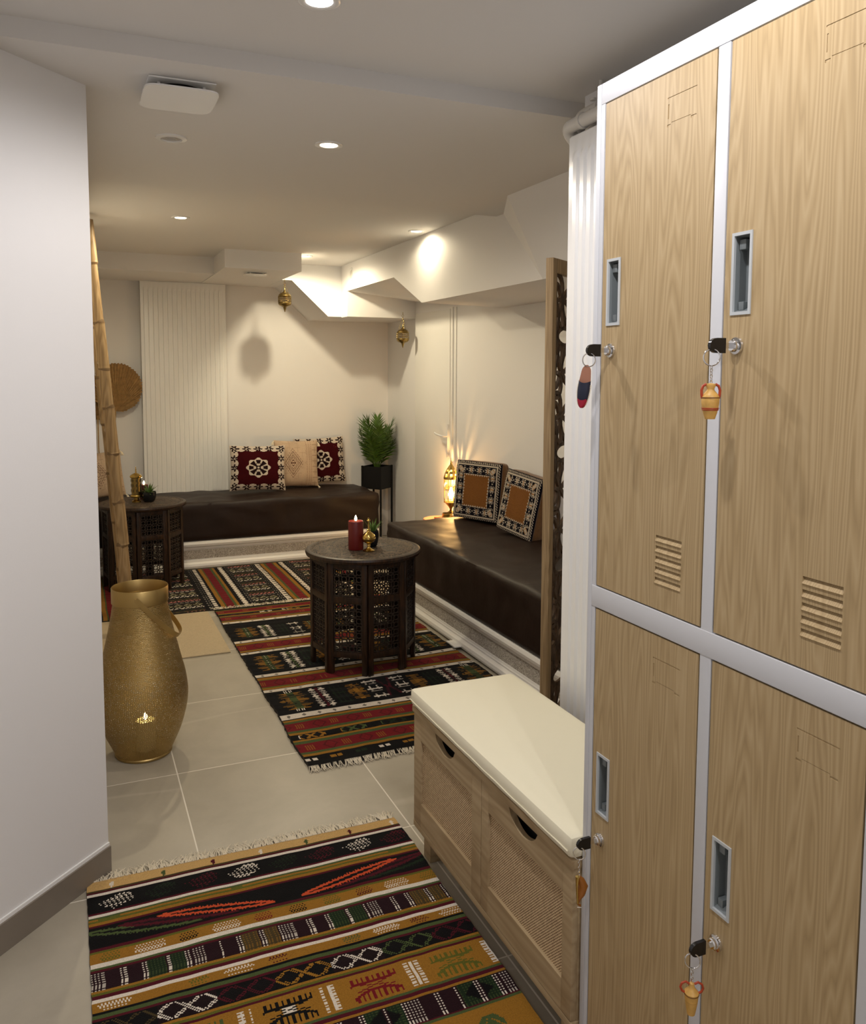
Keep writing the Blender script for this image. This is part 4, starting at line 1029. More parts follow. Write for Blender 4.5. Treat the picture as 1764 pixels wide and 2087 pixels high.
# ================================================================== CUSHIONS
def pillow(name, w, h, t, n, colf, label, mat, loc, rot, back=None, box=False, parts=None, e=0.5, tassels=None, group=None):
    T = empty(name, loc, label, 'cushion', rot=rot, group=group)
    vs = []; fs = []; cols = []; mi = []
    def prof(u, v):
        a = max(0.0, 1-abs(u)**(9 if box else 2.6)); b = max(0.0, 1-abs(v)**(9 if box else 2.6)); return (a*b)**(0.55 if not box else 0.35)
    for side in (-1, 1):
        o = len(vs)
        for j in range(n+1):
            v = -1+2*j/n
            for i in range(n+1):
                u = -1+2*i/n; p = prof(u, v)
                pin = 1-0.045*(1-abs(u)**2)*(abs(v)**3) if not box else 1.0; pin2 = 1-0.045*(1-abs(v)**2)*(abs(u)**3) if not box else 1.0
                wob = 0.004*noise.noise(Vector((u*2+loc[0]*9, v*2, side)))
                vs.append((u*w/2*pin2, side*(t/2*p)+wob*side*p, (v*pin)*h/2+h/2))
        for j in range(n):
            for i in range(n):
                q = [o+j*(n+1)+i, o+j*(n+1)+i+1, o+(j+1)*(n+1)+i+1, o+(j+1)*(n+1)+i]
                if side > 0: q = q[::-1]
                fs.append(q); cols.append(colf((i+0.5)/n, (j+0.5)/n) if side < 0 else (0.2, 0.15, 0.1, 1)); mi.append(0 if side < 0 else 1)
    o = raw('cover', vs, fs, [mat, back or mat], mi, parent=T); weave(o, cols)
    if tassels:
        for (u, v) in tassels:
            m = MB(); cx, cz = u*w/2, (v+1)*h/2
            for k in range(14):
                a = 2*PI*k/14; m.tube([(cx, 0, cz), (cx+u*0.012+0.004*math.cos(a), 0.004*math.sin(a), cz-0.012), (cx+u*0.016+0.010*math.cos(a), 0.010*math.sin(a), cz-0.034)], [0.003, 0.0028, 0.002], 5)
            m.build('tassel', FRINGE, T)
    return T
def c_flower(u, v):
    x, y = (u-0.5)*2, (v-0.5)*2; r = math.hypot(x, y); a = math.atan2(y, x)
    DR = rgb(60, 10, 16); BK = rgb(34, 18, 22); WH = rgb(206, 194, 180)
    m_ = max(abs(x), abs(y))
    if m_ > 0.66:
        # scalloped white border with dark little flowers
        t_ = (x if abs(y) > abs(x) else y); inner = 0.70+0.045*abs(math.cos(t_*PI*2.5))
        if m_ < inner: return DR
        if m_ > 0.985: return WH
        q = ((t_+0.2) % 0.4)-0.2; p = (m_-0.85); rr = math.hypot(q, p); aa = math.atan2(p, q)
        if abs(x) > 0.7 and abs(y) > 0.7: q = abs(x)-0.85; p = abs(y)-0.85; rr = math.hypot(q, p); aa = math.atan2(p, q)
        if rr < 0.125+0.04*math.cos(aa*6) and (rr > 0.028) and abs(math.sin(aa*3+1)) > 0.22: return BK
        return WH
    R = 0.40+0.035*math.cos(8*a)
    if r < R:
        if r > R-0.055: return WH
        if r < 0.035: return WH
        if r < 0.075: return BK
        if r < 0.20: return WH if abs(math.cos(2*a)) > 0.6 and abs(r-0.13) < 0.05 and not (abs(math.sin(2*a)) < 0.12 and r > 0.1) else BK
        pet = abs(math.cos(4*a))
        if r > 0.19 and pet > 0.42 and r < 0.335: return BK
        return WH if abs(r-0.22) < 0.02 or r > 0.30 else WH
    return DR
def c_pale(u, v):
    B = rgb(204, 180, 154); D = rgb(92, 60, 46); x, y = u-0.38, v-0.5
    d = abs(x)*1.35+abs(y)
    if u < 0.68:
        for k, w in ((0.07, 0.010), (0.13, 0.006), (0.17, 0.006), (0.25, 0.008), (0.31, 0.005)):
            if abs(d-k) < w: return D
        if 0.17 < d < 0.25 and (d/0.012) % 1 < 0.4: return mixc(B, D, 0.5)
        if abs(y) < 0.006 and abs(x) < 0.05: return D
        if d > 0.36 and (abs((u/0.09) % 1-0.5) < 0.05 or abs((v/0.11) % 1-0.5) < 0.05) and noise.noise(Vector((u*9, v*9, 0))) > 0.05: return mixc(B, D, 0.28)
    else:
        for c in (0.70, 0.76, 0.80):
            if abs(u-c) < 0.006 and (v/0.035) % 1 < 0.35: return rgb(120, 76, 56)
        if 0.83 < u < 0.97 and (abs(((v/0.12) % 1)-0.5) < 0.05 or (abs(u-0.9) < 0.008 and (v/0.24) % 1 < 0.5)): return mixc(B, D, 0.6)
    return mixc(B, D, 0.10+0.12*noise.noise(Vector((u*6, v*6, 2))))
def c_tan(u, v):
    x, y = (u-0.5)*2, (v-0.5)*2; m_ = max(abs(x), abs(y)); TAN = rgb(128, 84, 42); BK = rgb(16, 15, 26); WH = rgb(190, 178, 162)
    t_ = (x if abs(y) > abs(x) else y)
    if m_ < 0.50: 
        return TAN
    if m_ < 0.56: # zigzag edge
        z = abs(((t_+1)/0.10) % 1-0.5)*2
        return TAN if z*0.06 > (m_-0.50) else WH
    if m_ < 0.595: return WH if ((t_+1)/0.10) % 1 < 0.35 and m_ < 0.57 else BK
    if m_ < 0.82:
        q = ((t_+1) % 0.37)-0.185; p = m_-0.705
        if abs(x) > 0.6 and abs(y) > 0.6: q = abs(x)-0.705; p = abs(y)-0.705; return rgb(170, 128, 84) if abs(abs(q)+abs(p)-0.09) < 0.015 else (BK if abs(q-p) > 0.11 else WH)
        a1 = abs(q)+abs(p)*0.9
        if a1 < 0.034: return WH
        if a1 < 0.10 or (abs(q) < 0.035 and abs(p) < 0.115) or (abs(p) < 0.022 and abs(q) < 0.125): return BK
        if abs(p) > 0.092: return WH if abs(abs(q)-0.12) < 0.035 else BK
        if abs(abs(q)-0.185) < 0.018: return rgb(150, 108, 66)
        if abs(abs(q)-0.185) < 0.018+0.55*abs(abs(p)-0.05): return WH
        return BK if abs(p) > 0.055 else WH
    if m_ < 0.85: return BK
    if m_ < 0.905: return WH
    if m_ < 0.925: return BK
    if m_ < 0.975: return WH if ((t_*1.0+m_*1.2)/0.085) % 1 < 0.5 else BK
    return BK
GF = 'knitted cushions on the back banquette'
pillow('throw_cushion', 0.405, 0.335, 0.12, 96, c_flower, 'dark red cushion with white flower medallion leftmost beside the ribbed radiator', KNIT, (1.235, 6.060, 0.472), (-0.17, 0.02, -0.10), back=DARKRED_WOOL)
pillow('throw_cushion', 0.345, 0.355, 0.13, 84, c_pale, 'pale beige printed cushion with tassels between two dark red flower cushions', PALE_CLOTH, (1.555, 6.175, 0.472), (-0.16, 0.03, 0.04), tassels=[(0.97, 0.92), (0.97, -0.97), (-0.97, 0.97)])
pillow('throw_cushion', 0.405, 0.360, 0.10, 96, c_flower, 'dark red flower cushion farthest right on the back banquette near the potted palm', KNIT, (1.785, 6.305, 0.472), (-0.14, -0.03, 0.0), back=DARKRED_WOOL)
pillow('throw_cushion', 0.26, 0.32, 0.11, 70, c_pale, 'pinkish beige cushion with a fluffy tassel at the left end, behind the bamboo pole', PALE_CLOTH, (0.200, 6.12, 0.472), (-0.20, -0.10, 0.0), tassels=[(0.97, 0.95), (0.97, -0.97)])
def boxcushion(w, h, t, n, loc, rot, label):
    T = pillow('square_cushion', w, h, t*0.35, n, c_tan, label, KNIT, loc, rot, back=BROWN_WOOL, box=True)
    T.name = 'square_cushion'
    m = soft_box(-w/2-0.002, w/2+0.002, -0.002, t, -0.002, h+0.002, 0.030, 0.02, amp=0.004, nscale=9, seed=loc[1])
    m.build('gusset', BROWN_WOOL, T); return T
def rz_dir(dx, dy): return math.atan2(dy, dx)
boxcushion(0.335, 0.345, 0.13, 110, (2.180, 4.383, 0.472), (-0.10, 0.015, rz_dir(0.423, -0.906)), 'tan cushion with black and white woven border, nearer the lit brass lantern')
boxcushion(0.315, 0.335, 0.11, 104, (2.165, 3.888, 0.474), (-0.16, 0.10, rz_dir(0.120, -0.992)), 'tan bordered cushion leaning half hidden behind the wooden screen')

# ================================================================== CARVED OCTAGONAL TABLES
def lattice(mb, w, h, nx, ny, z0, th=0.005):
    """pierced panel in local xz, centred on x=0: rings joined by diagonal bars"""
    cw, ch = w/nx, h/ny; ro, ri = min(cw, ch)*0.43, min(cw, ch)*0.30; n = 10
    for i in range(nx):
        for j in range(ny):
            cx, cz = -w/2+(i+0.5)*cw, z0+(j+0.5)*ch; vs = []; fs = []
            for yv in (-th/2, th/2):
                for r in (ri, ro):
                    for k in range(n):
                        a = 2*PI*k/n; vs.append((cx+r*math.cos(a), yv, cz+r*math.sin(a)))
            for k in range(n):
                l = (k+1) % n
                fs += [[k, l, n+l, n+k], [2*n+k, 3*n+k, 3*n+l, 2*n+l], [k, 2*n+k, 2*n+l, l], [n+k, n+l, 3*n+l, 3*n+k]]
            mb.add(vs, fs)
            for sx in (-1, 1):
                for sz in (-1, 1):
                    d_ = Vector((sx*cw, 0, sz*ch)).normalized(); p_ = Vector((-d_.z, 0, d_.x))*min(cw, ch)*0.085
                    a_ = Vector((cx, 0, cz))+d_*ro*0.95; b_ = Vector((cx+sx*cw/2, 0, cz+sz*ch/2)); Y_ = Vector((0, th/2, 0))
                    q = [a_-p_-Y_, b_-p_-Y_, b_+p_-Y_, a_+p_-Y_, a_-p_+Y_, b_-p_+Y_, b_+p_+Y_, a_+p_+Y_]
                    mb.add(q, [[0, 1, 2, 3], [7, 6, 5, 4], [0, 4, 5, 1], [2, 6, 7, 3]])
def octo_table(loc, rz, label, R=0.265, H=0.525, rb=0.236):
    t = empty('octagonal_table', loc, label, 'side table', rotz=rz)
    m = MB(); m.lathe([(R-0.016, H-0.028), (R-0.004, H-0.024), (R, H-0.013), (R-0.003, H-0.004), (R-0.014, H), (R-0.020, H-0.001)], n=72, cap=False)
    m.lathe([(0.0, H-0.028), (R-0.016, H-0.028)], n=72, cap=False); m.build('top_rim', DARK_WOOD, t)
    MB().lathe([(0.0, H-0.0012), (R*0.30, H-0.0012), (R*0.305, H-0.003), (R*0.315, H-0.0012), (R*0.86, H-0.0012), (R*0.87, H-0.003), (R*0.88, H-0.001), (R-0.019, H-0.001)], n=72, cap=False).build('carved_top', CARVED, t)
    ap = rb*math.cos(PI/8); side = 2*rb*math.sin(PI/8); hh = H-0.030
    for k in range(8):
        ang = k*PI/4+PI/8; Mx = Matrix.Rotation(ang+PI/2, 4, 'Z'); Tm = Matrix.Translation((ap*math.cos(ang), ap*math.sin(ang), 0)) @ Mx
        m = MB(); s2_ = side/2-0.001; pw = 0.024
        m.box(-s2_, -s2_+pw, -0.009, 0.009, 0, hh, bev=0.002); m.box(s2_-pw, s2_, -0.009, 0.009, 0, hh, bev=0.002)
        for za, zb_ in ((hh-0.022, hh), (hh-0.175, hh-0.147), (0.075, 0.100)): m.box(-s2_+pw, s2_-pw, -0.008, 0.008, za, zb_, bev=0.0015)
        m.xf(Tm); m.build('side_frame', DARK_WOOD, t)
        iw = 2*(s2_-pw)+0.004
        for nm, z0_, h_, ny in (('lattice_panel', hh-0.148, 0.127, 4), ('lattice_panel', 0.098, hh-0.173-0.098, 7)):
            m = MB(); lattice(m, iw, h_, 4, ny, z0_); m.xf(Tm); m.build(nm, LATTICE_WOOD, t, smooth=False)
    return t
tb = octo_table((1.215, 3.600, 0.0145), math.radians(31), 'dark carved octagonal table with pierced sides on the middle rug')
tb2 = octo_table((0.385, 5.440, 0.007), math.radians(32), 'dark carved octagonal table at the back left beside the bamboo ladder')
TZ = 0.0145+0.525; TZ2 = 0.007+0.525
def candle(name, p, r, h, label, wax=RED_WAX, flame=True, w=1.2, fl=1.0):
    t = empty(name, p, label, 'candle')
    MB().lathe([(r*0.97, 0), (r, 0.003), (r, h-0.003), (r*0.96, h), (r*0.85, h-0.001), (r*0.80, h-0.006), (0, h-0.006)], n=32).build('wax', wax, t)
    if flame:
        MB().tube([(0, 0, h-0.007), (0, 0, h+0.003)], 0.0012, 6).build('wick', BLACK_PLASTIC, t)
        MB().lathe([(0, 0), (0.0036*fl, 0.003), (0.0058*fl, 0.009), (0.0056*fl, 0.014), (0.0032*fl, 0.022), (0.0, 0.028)], c=(0, 0, h-0.001), n=16).build('flame', FLAME, t)
        l = point('candle_light', (0, 0, h+0.035), w, (1, 0.72, 0.36), 0.006); l.parent = t
    return t
candle('pillar_candle', (1.170, 3.570, TZ), 0.0345, 0.130, 'dark red pillar candle with a flame on the middle octagonal table', w=0.15)
t = empty('incense_burner', (1.213, 3.515, TZ), 'small polished brass footed burner beside the red candle', 'incense burner')
MB().lathe([(0.0, 0.0), (0.026, 0.0), (0.027, 0.003), (0.018, 0.007), (0.009, 0.013), (0.006, 0.020), (0.009, 0.025), (0.007, 0.029), (0.010, 0.034), (0.024, 0.042), (0.030, 0.052), (0.0315, 0.058), (0.030, 0.060)], n=32, cap=False).build('bowl', BRASS, t)
MB().lathe([(0.0300, 0.060), (0.0305, 0.063), (0.028, 0.071), (0.020, 0.080), (0.011, 0.086), (0.0075, 0.092), (0.009, 0.095), (0.005, 0.099), (0.0042, 0.118), (0.003, 0.132), (0.0052, 0.136), (0.003, 0.141), (0, 0.146)], n=32, cap=False).build('lid', BRASS, t)
m = MB(); m.tube([(-0.009, 0, 0.1385), (0.009, 0, 0.1385)], 0.0016, 8); m.tube(torus_pts((0, 0, 0.146), (1, 0, 0), (0, 0, 1), 0.004, 0.004, 12), 0.001, 6, closed=True); m.build('finial', BRASS, t)
def blade(mb, p0, d, L_, w, droop, n=7, up=Vector((0, 0, 1)), th=0.0008):
    d = Vector(d).normalized(); s = d.cross(up); s = s.normalized() if s.length > 1e-3 else Vector((1, 0, 0)); p = Vector(p0); vs = []; fs = []
    dd = d.copy()
    for k in range(n+1):
        f = k/n; ww = w*(math.sin(PI*min(1, f*0.9+0.12))**0.8)*(1-f**3) + 0.0002
        nn = s.cross(dd).normalized()
        vs += [tuple(p-s*ww/2+nn*0.12*ww), tuple(p-nn*th), tuple(p+s*ww/2+nn*0.12*ww)]
        dd = (dd+Vector((0, 0, -droop/n))).normalized(); p = p+dd*(L_/n)
    for k in range(n):
        for i in range(2): a = k*3+i; fs.append([a, a+1, a+4, a+3])
    mb.add(vs, fs)
def small_plant(loc, pr, ph, label, green, nb, L_, w, spread, seed, round_=False):
    t = empty('potted_succulent', loc, label, 'potted plant'); rnd = random.Random(seed)
    if round_: prof = [(0, 0), (pr*0.62, 0), (pr*0.80, ph*0.12), (pr*0.98, ph*0.45), (pr, ph*0.7), (pr, ph), (pr-0.003, ph), (pr-0.004, ph*0.8), (0, ph*0.8)]
    else: prof = [(0, 0), (pr*0.90, 0), (pr, ph*0.08), (pr, ph), (pr-0.003, ph), (pr-0.004, ph*0.85), (0, ph*0.85)]
    MB().lathe(prof, n=32).build('pot', BLACK_GLAZE, t)
    m = MB()
    for k in range(nb):
        a = k*2.399; el = rnd.uniform(*spread)
        blade(m, (0.004*math.cos(a), 0.004*math.sin(a), ph*0.8), (math.cos(a)*math.cos(el), math.sin(a)*math.cos(el), math.sin(el)), L_*rnd.uniform(0.75, 1.05), w, rnd.uniform(-0.1, 0.5), n=6)
    m.build('leaf', green, t); return t
small_plant((1.262, 3.600, TZ), 0.027, 0.075, 'small spiky plant in a black pot behind the brass burner', GREEN2, 16, 0.075, 0.010, (0.9, 1.45), 3, True)
small_plant((0.425, 5.430, TZ2), 0.044, 0.062, 'green succulent in a black bowl on the back octagonal table', GREEN, 18, 0.075, 0.016, (0.25, 1.3), 5, True)
t = t_tower = empty('brass_lantern_tower', (0.352, 5.44, TZ2), 'small engraved brass tower lantern on the back octagonal table', 'lantern')
MB().lathe([(0, 0), (0.026, 0), (0.026, 0.006), (0.014, 0.012), (0.014, 0.022), (0.032, 0.026), (0.034, 0.032), (0.029, 0.038)], n=32, cap=False).build('foot', BRASS, t)
MB().lathe([(0.0265, 0.038), (0.0265, 0.128)], n=32, cap=False).build('body', OLD_BRASS, t)
m = MB()
for k in range(8):
    for zz in (0.060, 0.088, 0.113):
        a = 2*PI*k/8; c = Vector((0.0268*math.cos(a), 0.0268*math.sin(a), zz)); ax = Vector((-math.sin(a), math.cos(a), 0)); m.tube([c-Vector((0, 0, 0.007)), c+Vector((0, 0, 0.007))], 0.0022, 6)
m.build('cut_out', DARKNESS, t)
MB().lathe([(0.029, 0.126), (0.034, 0.130), (0.034, 0.136), (0.026, 0.143), (0.012, 0.149), (0.003, 0.152), (0.003, 0.158), (0.005, 0.161), (0.002, 0.165), (0.0045, 0.170), (0.0015, 0.174), (0.003, 0.179), (0, 0.186)], n=32, cap=False).build('lid', BRASS, t)
t_tower.scale = (1.08, 1.08, 1.2)
candle('pillar_candle', (0.405, 5.545, TZ2), 0.026, 0.092, 'dark candle with a glowing flame behind the back brass tower lantern', wax=simple('dark_wax', rgb(60, 14, 12), 0.4), w=0.12)

# ================================================================== GOLD BASKET LANTERN
t = empty('basket_lantern', (0.198, 3.015, 0), 'tall gold perforated basket lantern with a strap handle on the floor', 'lantern')
prof = [(0.094, 0.010), (0.104, 0.030), (0.130, 0.089), (0.149, 0.157), (0.155, 0.205), (0.1535, 0.240), (0.147, 0.285), (0.137, 0.326), (0.1165, 0.412), (0.101, 0.483), (0.092, 0.535), (0.0895, 0.552)]
def smoothp(pr_, n=4):
    out = []
    for i in range(len(pr_)-1):
        p0, p1, p2, p3 = pr_[max(i-1, 0)], pr_[i], pr_[i+1], pr_[min(i+2, len(pr_)-1)]
        for k in range(n):
            u = k/n; out.append(tuple(0.5*((2*p1[j])+(-p0[j]+p2[j])*u+(2*p0[j]-5*p1[j]+4*p2[j]-p3[j])*u*u+(-p0[j]+3*p1[j]-3*p2[j]+p3[j])*u**3) for j in (0, 1)))
    out.append(pr_[-1]); return out
SP = smoothp(prof); nn_ = 72
vs = []; fs = []
for r, z in SP:
    for k in range(nn_): a = 2*PI*k/nn_; vs.append((r*math.cos(a), r*math.sin(a), z))
for i in range(len(SP)-1):
    for k in range(nn_): fs.append([i*nn_+k, i*nn_+(k+1) % nn_, (i+1)*nn_+(k+1) % nn_, (i+1)*nn_+k])
o = raw('perforated_body', vs, fs, PERF, parent=t)
uvl = o.data.uv_layers.new(name='UVMap'); arc_ = [0]
for i in range(1, len(SP)): arc_.append(arc_[-1]+math.hypot(SP[i][0]-SP[i-1][0], SP[i][1]-SP[i-1][1]))
buf = []
for i in range(len(SP)-1):
    for k in range(nn_):
        for (ii, kk) in ((i, k), (i, k+1), (i+1, k+1), (i+1, k)): buf += [kk/nn_*2*PI*0.125, arc_[ii]]
uvl.data.foreach_set('uv', buf)
MB().lathe([(0.090, 0.0), (0.096, 0.002), (0.097, 0.008), (0.094, 0.012), (0.0, 0.012)], n=64).build('base_ring', GOLD, t)
MB().lathe([(0.0935, 0.545), (0.0948, 0.546), (0.0948, 0.597), (0.0935, 0.599), (0.0925, 0.597), (0.0925, 0.546), (0.0935, 0.545)], n=72, cap=False).build('rim_band', GOLD, t)
MB().lathe([(0.086, 0.553), (0.092, 0.552), (0.092, 0.556), (0.086, 0.556), (0.086, 0.553)], n=64, cap=False).build('inner_ring', GOLD, t)
ca, sa = math.cos(math.radians(258)), math.sin(math.radians(258))
axd = Vector((ca, sa, 0)); outd = Vector((-sa, ca, 0)); 
if outd.x < 0: outd = -outd
slope = Vector((outd.x*0.80, outd.y*0.80, -0.60)); pts = []; sd = []
for k in range(33):
    a = PI*k/32; s_ = math.sin(a)**0.85 if 0 < a < PI else 0
    r_ax = 0.0972*math.copysign(abs(math.cos(a))**0.75, math.cos(a)) if abs(math.cos(a)) > 1e-6 else 0
    o_ = 0.195*s_
    pts.append(Vector((0, 0, 0.575))+axd*r_ax+Vector((outd.x*0.68*o_, outd.y*0.68*o_, -0.78*o_)))
nrm_h = Vector((outd.x*0.68, outd.y*0.68, 0.72))
m = MB(); m.strap(pts, [Vector((outd.x*0.62, outd.y*0.62, 0.78)).normalized().cross((pts[min(i+1, 32)]-pts[max(i-1, 0)]).normalized()).cross((pts[min(i+1, 32)]-pts[max(i-1, 0)]).normalized())*-1 for i in range(33)], 0.0165, 0.0014)
m.build('handle', GOLD, t)
m = MB()
for s_ in (-1, 1): m.lathe([(0.0045, -0.002), (0.0045, 0.001), (0, 0.003)], n=12); 
m = MB()
for s_ in (-1, 1):
    c = Vector((0, 0, 0.575))+axd*s_*0.099
    m.tube([c-axd*s_*0.004, c+axd*s_*0.0015], 0.004, 10)
m.build('rivet', GOLD, t)
candle('pillar_candle', (0.205, 3.012, 0.0125), 0.034, 0.105, 'ivory pillar candle glowing inside the gold basket lantern', wax=IVORY_WAX, w=0.05, fl=1.25)

# ================================================================== BRASS HANGING LANTERNS
def hanging(loc, drop, label, rz=0, zs=0.83):
    t = empty('hanging_lantern', loc, label, 'lantern', rotz=rz)
    # origin at hook, body hangs below
    z = -drop
    m = MB(); m.tube([(0, 0, 0.0), (0, 0, -0.018)], 0.002, 8); m.tube(torus_pts((0, 0, -0.026), (1, 0, 0), (0, 0, 1), 0.008, 0.008, 16), 0.0012, 6, closed=True); m.build('hook', OLD_BRASS, t)
    for k in range(3):
        a = 2*PI*k/3+0.4; p0 = Vector((0, 0, -0.034)); p1 = Vector((0.032*math.cos(a), 0.032*math.sin(a), z-0.048*zs)); m = MB(); n = 11
        for j in range(n):
            f = (j+0.5)/n; c = p0.lerp(p1, f); d_ = (p1-p0).normalized(); s_ = d_.cross(Vector((0, 1, 0.1))).normalized() if j % 2 else d_.cross(Vector((1, 0, 0.1))).normalized()
            m.tube(torus_pts(c, s_, d_, 0.0022, (p1-p0).length/n*0.60, 8), 0.0007, 4, closed=True)
        m.build('chain', OLD_BRASS, t)
    MB().lathe([(0.0, z), (0.002, z-0.001*zs), (0.003, z-0.008*zs), (0.0045, z-0.022*zs), (0.009, z-0.034*zs), (0.020, z-0.044*zs), (0.033, z-0.052*zs), (0.041, z-0.062*zs), (0.044, z-0.072*zs), (0.045, z-0.074*zs)], n=32, cap=False).build('dome', OLD_BRASS, t)
    m = MB(); nb = 16
    for ring in (-0.076, -0.092, -0.108, -0.124): m.tube(torus_pts((0, 0, z+ring*zs), (1, 0, 0), (0, 1, 0), 0.0445, 0.0445, 32), 0.0016, 6, closed=True)
    for k in range(nb):
        a = 2*PI*k/nb
        for z0_ in (-0.076, -0.092, -0.108):
            c = Vector((0.0442*math.cos(a), 0.0442*math.sin(a), z+(z0_-0.008)*zs)); ta = Vector((-math.sin(a), math.cos(a), 0))
            m.tube(torus_pts(c, ta, (0, 0, 1), 0.0055, 0.0075*zs, 8), 0.0011, 4, closed=True)
    m.build('openwork_band', OLD_BRASS, t)
    MB().lathe([(0.045, z-0.125*zs), (0.0455, z-0.132*zs), (0.044, z-0.142*zs), (0.036, z-0.152*zs), (0.020, z-0.160*zs), (0.011, z-0.167*zs), (0.009, z-0.176*zs), (0.0065, z-0.188*zs), (0.003, z-0.200*zs), (0.0035, z-0.203*zs), (0.0, z-0.207*zs)], n=32, cap=False).build('bottom_bowl', OLD_BRASS, t)
    return t
hanging((1.384, 5.785, 1.983), 0.054, 'pierced brass lantern hanging from the corner of the boxed beam')
hanging((2.220, 5.665, 1.775), 0.086, 'pierced brass lantern hanging lower from the soffit above the potted palm')
# the soffit hook is a nail in the face
# ================================================================== PALM IN A STAND
t = empty('plant_stand', (2.213, 6.205, 0), 'black square planter on thin legs holding a bushy artificial palm in the corner', 'plant stand', rotz=math.radians(39))
h_ = 0.085
m = MB(); m.box(-h_, h_, -h_, h_, 0.425, 0.430)
for a, b, c, d_ in ((-h_, h_, -h_, -h_+0.006), (-h_, h_, h_-0.006, h_), (-h_, -h_+0.006, -h_, h_), (h_-0.006, h_, -h_, h_)): m.box(a, b, c, d_, 0.430, 0.603)
m.build('planter_box', BLACK_METAL, t, smooth=False)
for sx in (-1, 1):
    for sy in (-1, 1): MB().box(sx*h_-0.006, sx*h_+0.006, sy*h_-0.006, sy*h_+0.006, 0, 0.606).build('leg', BLACK_METAL, t)
MB().box(-h_+0.006, h_-0.006, -h_+0.006, h_-0.006, 0.57, 0.575).build('soil', simple('dark_soil', (0.02, 0.014, 0.01, 1), 1), t)
rnd = random.Random(11)
for k in range(12):
    a = k*2.399+0.5; el = [1.53, 1.46, 1.42, 1.36, 1.40, 1.32, 1.28, 1.36, 1.22, 1.28, 1.15, 1.18][k]; Lf = [0.40, 0.40, 0.38, 0.38, 0.35, 0.34, 0.33, 0.31, 0.29, 0.27, 0.24, 0.22][k]
    d_ = Vector((math.cos(a)*math.cos(el), math.sin(a)*math.cos(el), math.sin(el))); p = Vector((0.010*math.cos(a), 0.010*math.sin(a), 0.57)); spine = [p.copy()]; dd = d_.copy(); n = 26
    for j in range(n): dd = (dd+Vector((math.cos(a)*0.009, math.sin(a)*0.009, -0.005))).normalized(); p = p+dd*Lf/n; spine.append(p.copy())
    m = MB(); m.tube(spine, [0.0042*(1-0.7*j/n) for j in range(n+1)], 6)
    for j in range(6, n+1):
        s_ = (spine[j]-spine[j-1]).normalized(); tang = Vector((-math.sin(a), math.cos(a), 0)); outw = tang.cross(s_).normalized()
        f = j/n; LL = 0.115*(0.62+0.42*math.sin(PI*min(1, f*0.9+0.05)))
        for sg in (-1, 1):
            o_ = tang*sg*(0.80-0.45*max(0, f-0.7)/0.3)+s_*(0.75+0.5*max(0, f-0.7)/0.3)+outw*0.16*math.sin(j*1.7)
            blade(m, spine[j], o_, LL*rnd.uniform(0.92, 1.12), 0.0135, 0.55, n=5, up=outw)
    # keep clear of the two walls
    R39 = Matrix.Rotation(math.radians(39), 3, 'Z'); out = []
    for v_ in m.v:
        w_ = R39 @ Vector(v_); x_, y_ = w_.x, w_.y
        if x_ > 0.13: x_ = 0.13+(x_-0.13)*0.4
        if y_ > 0.13: y_ = 0.13+(y_-0.13)*0.3
        x_ = max(x_, -0.135-0.0) if x_ < -0.135 else x_
        w_ = R39.transposed() @ Vector((x_*0.97, y_, w_.z)); out.append(tuple(w_))
    m.v = out
    m.build('frond', GREEN, t)

# ================================================================== STOOL, LIT LANTERN, TEALIGHT
t = empty('round_stool', (2.213, 4.965, 0), 'small salmon round stool at the end of the right banquette, under the lit lantern', 'stool')
MB().lathe([(0.0, 0.385), (0.095, 0.385), (0.112, 0.382), (0.116, 0.374), (0.114, 0.362), (0.10, 0.355), (0, 0.355)], n=48, cap=False).build('top', PINK, t)
for k in range(3):
    a = k*2*PI/3+0.3; MB().tube([(0.05*math.cos(a), 0.05*math.sin(a), 0.357), (0.105*math.cos(a), 0.105*math.sin(a), 0)], [0.012, 0.008], 10).build('leg', SCREEN_WOOD, t)
t = empty('brass_lantern', (2.272, 4.930, 0.385), 'lit pierced brass lantern with an amber bulb beside the tan cushions', 'lantern')
MB().lathe([(0, 0), (0.036, 0), (0.037, 0.004), (0.020, 0.012), (0.010, 0.020), (0.009, 0.026), (0.021, 0.036), (0.021, 0.042), (0.009, 0.052), (0.008, 0.062), (0.016, 0.078), (0.036, 0.100), (0.046, 0.108)], n=32, cap=False).build('foot', OLD_BRASS, t)
m = MB()
for zz in (0.108, 0.116, 0.190, 0.197, 0.204, 0.211, 0.218, 0.262): m.tube(torus_pts((0, 0, zz), (1, 0, 0), (0, 1, 0), 0.046, 0.046, 32), 0.0020, 6, closed=True)
for k in range(8): a = 2*PI*k/8; m.tube([(0.046*math.cos(a), 0.046*math.sin(a), 0.108), (0.046*math.cos(a), 0.046*math.sin(a), 0.262)], 0.0018, 6)
for k in range(24): a = 2*PI*k/24; m.tube([(0.046*math.cos(a), 0.046*math.sin(a), 0.222), (0.046*math.cos(a), 0.046*math.sin(a), 0.262)], 0.0012, 5)
m.build('cage', OLD_BRASS, t)
m = MB(); pf = [(0.049, 0.262), (0.049, 0.270), (0.047, 0.278), (0.042, 0.298), (0.036, 0.313), (0.030, 0.325), (0.018, 0.343), (0.010, 0.355), (0.006, 0.362), (0.008, 0.367), (0.004, 0.375), (0.0005, 0.388)]
m.lathe(pf, n=32, cap=False); m.f = [f for q, f in enumerate(m.f) if not ((q//32) in (2, 4) and (q % 32) % 4 in (1, 2))]; m.mi = [0]*len(m.f)
m.build('dome', BRASS, t)
MB().lathe([(0.0, 0.130), (0.012, 0.134), (0.019, 0.150), (0.019, 0.166), (0.012, 0.186), (0.004, 0.197), (0.0, 0.200)], n=24, cap=False).build('bulb', BULB, t)
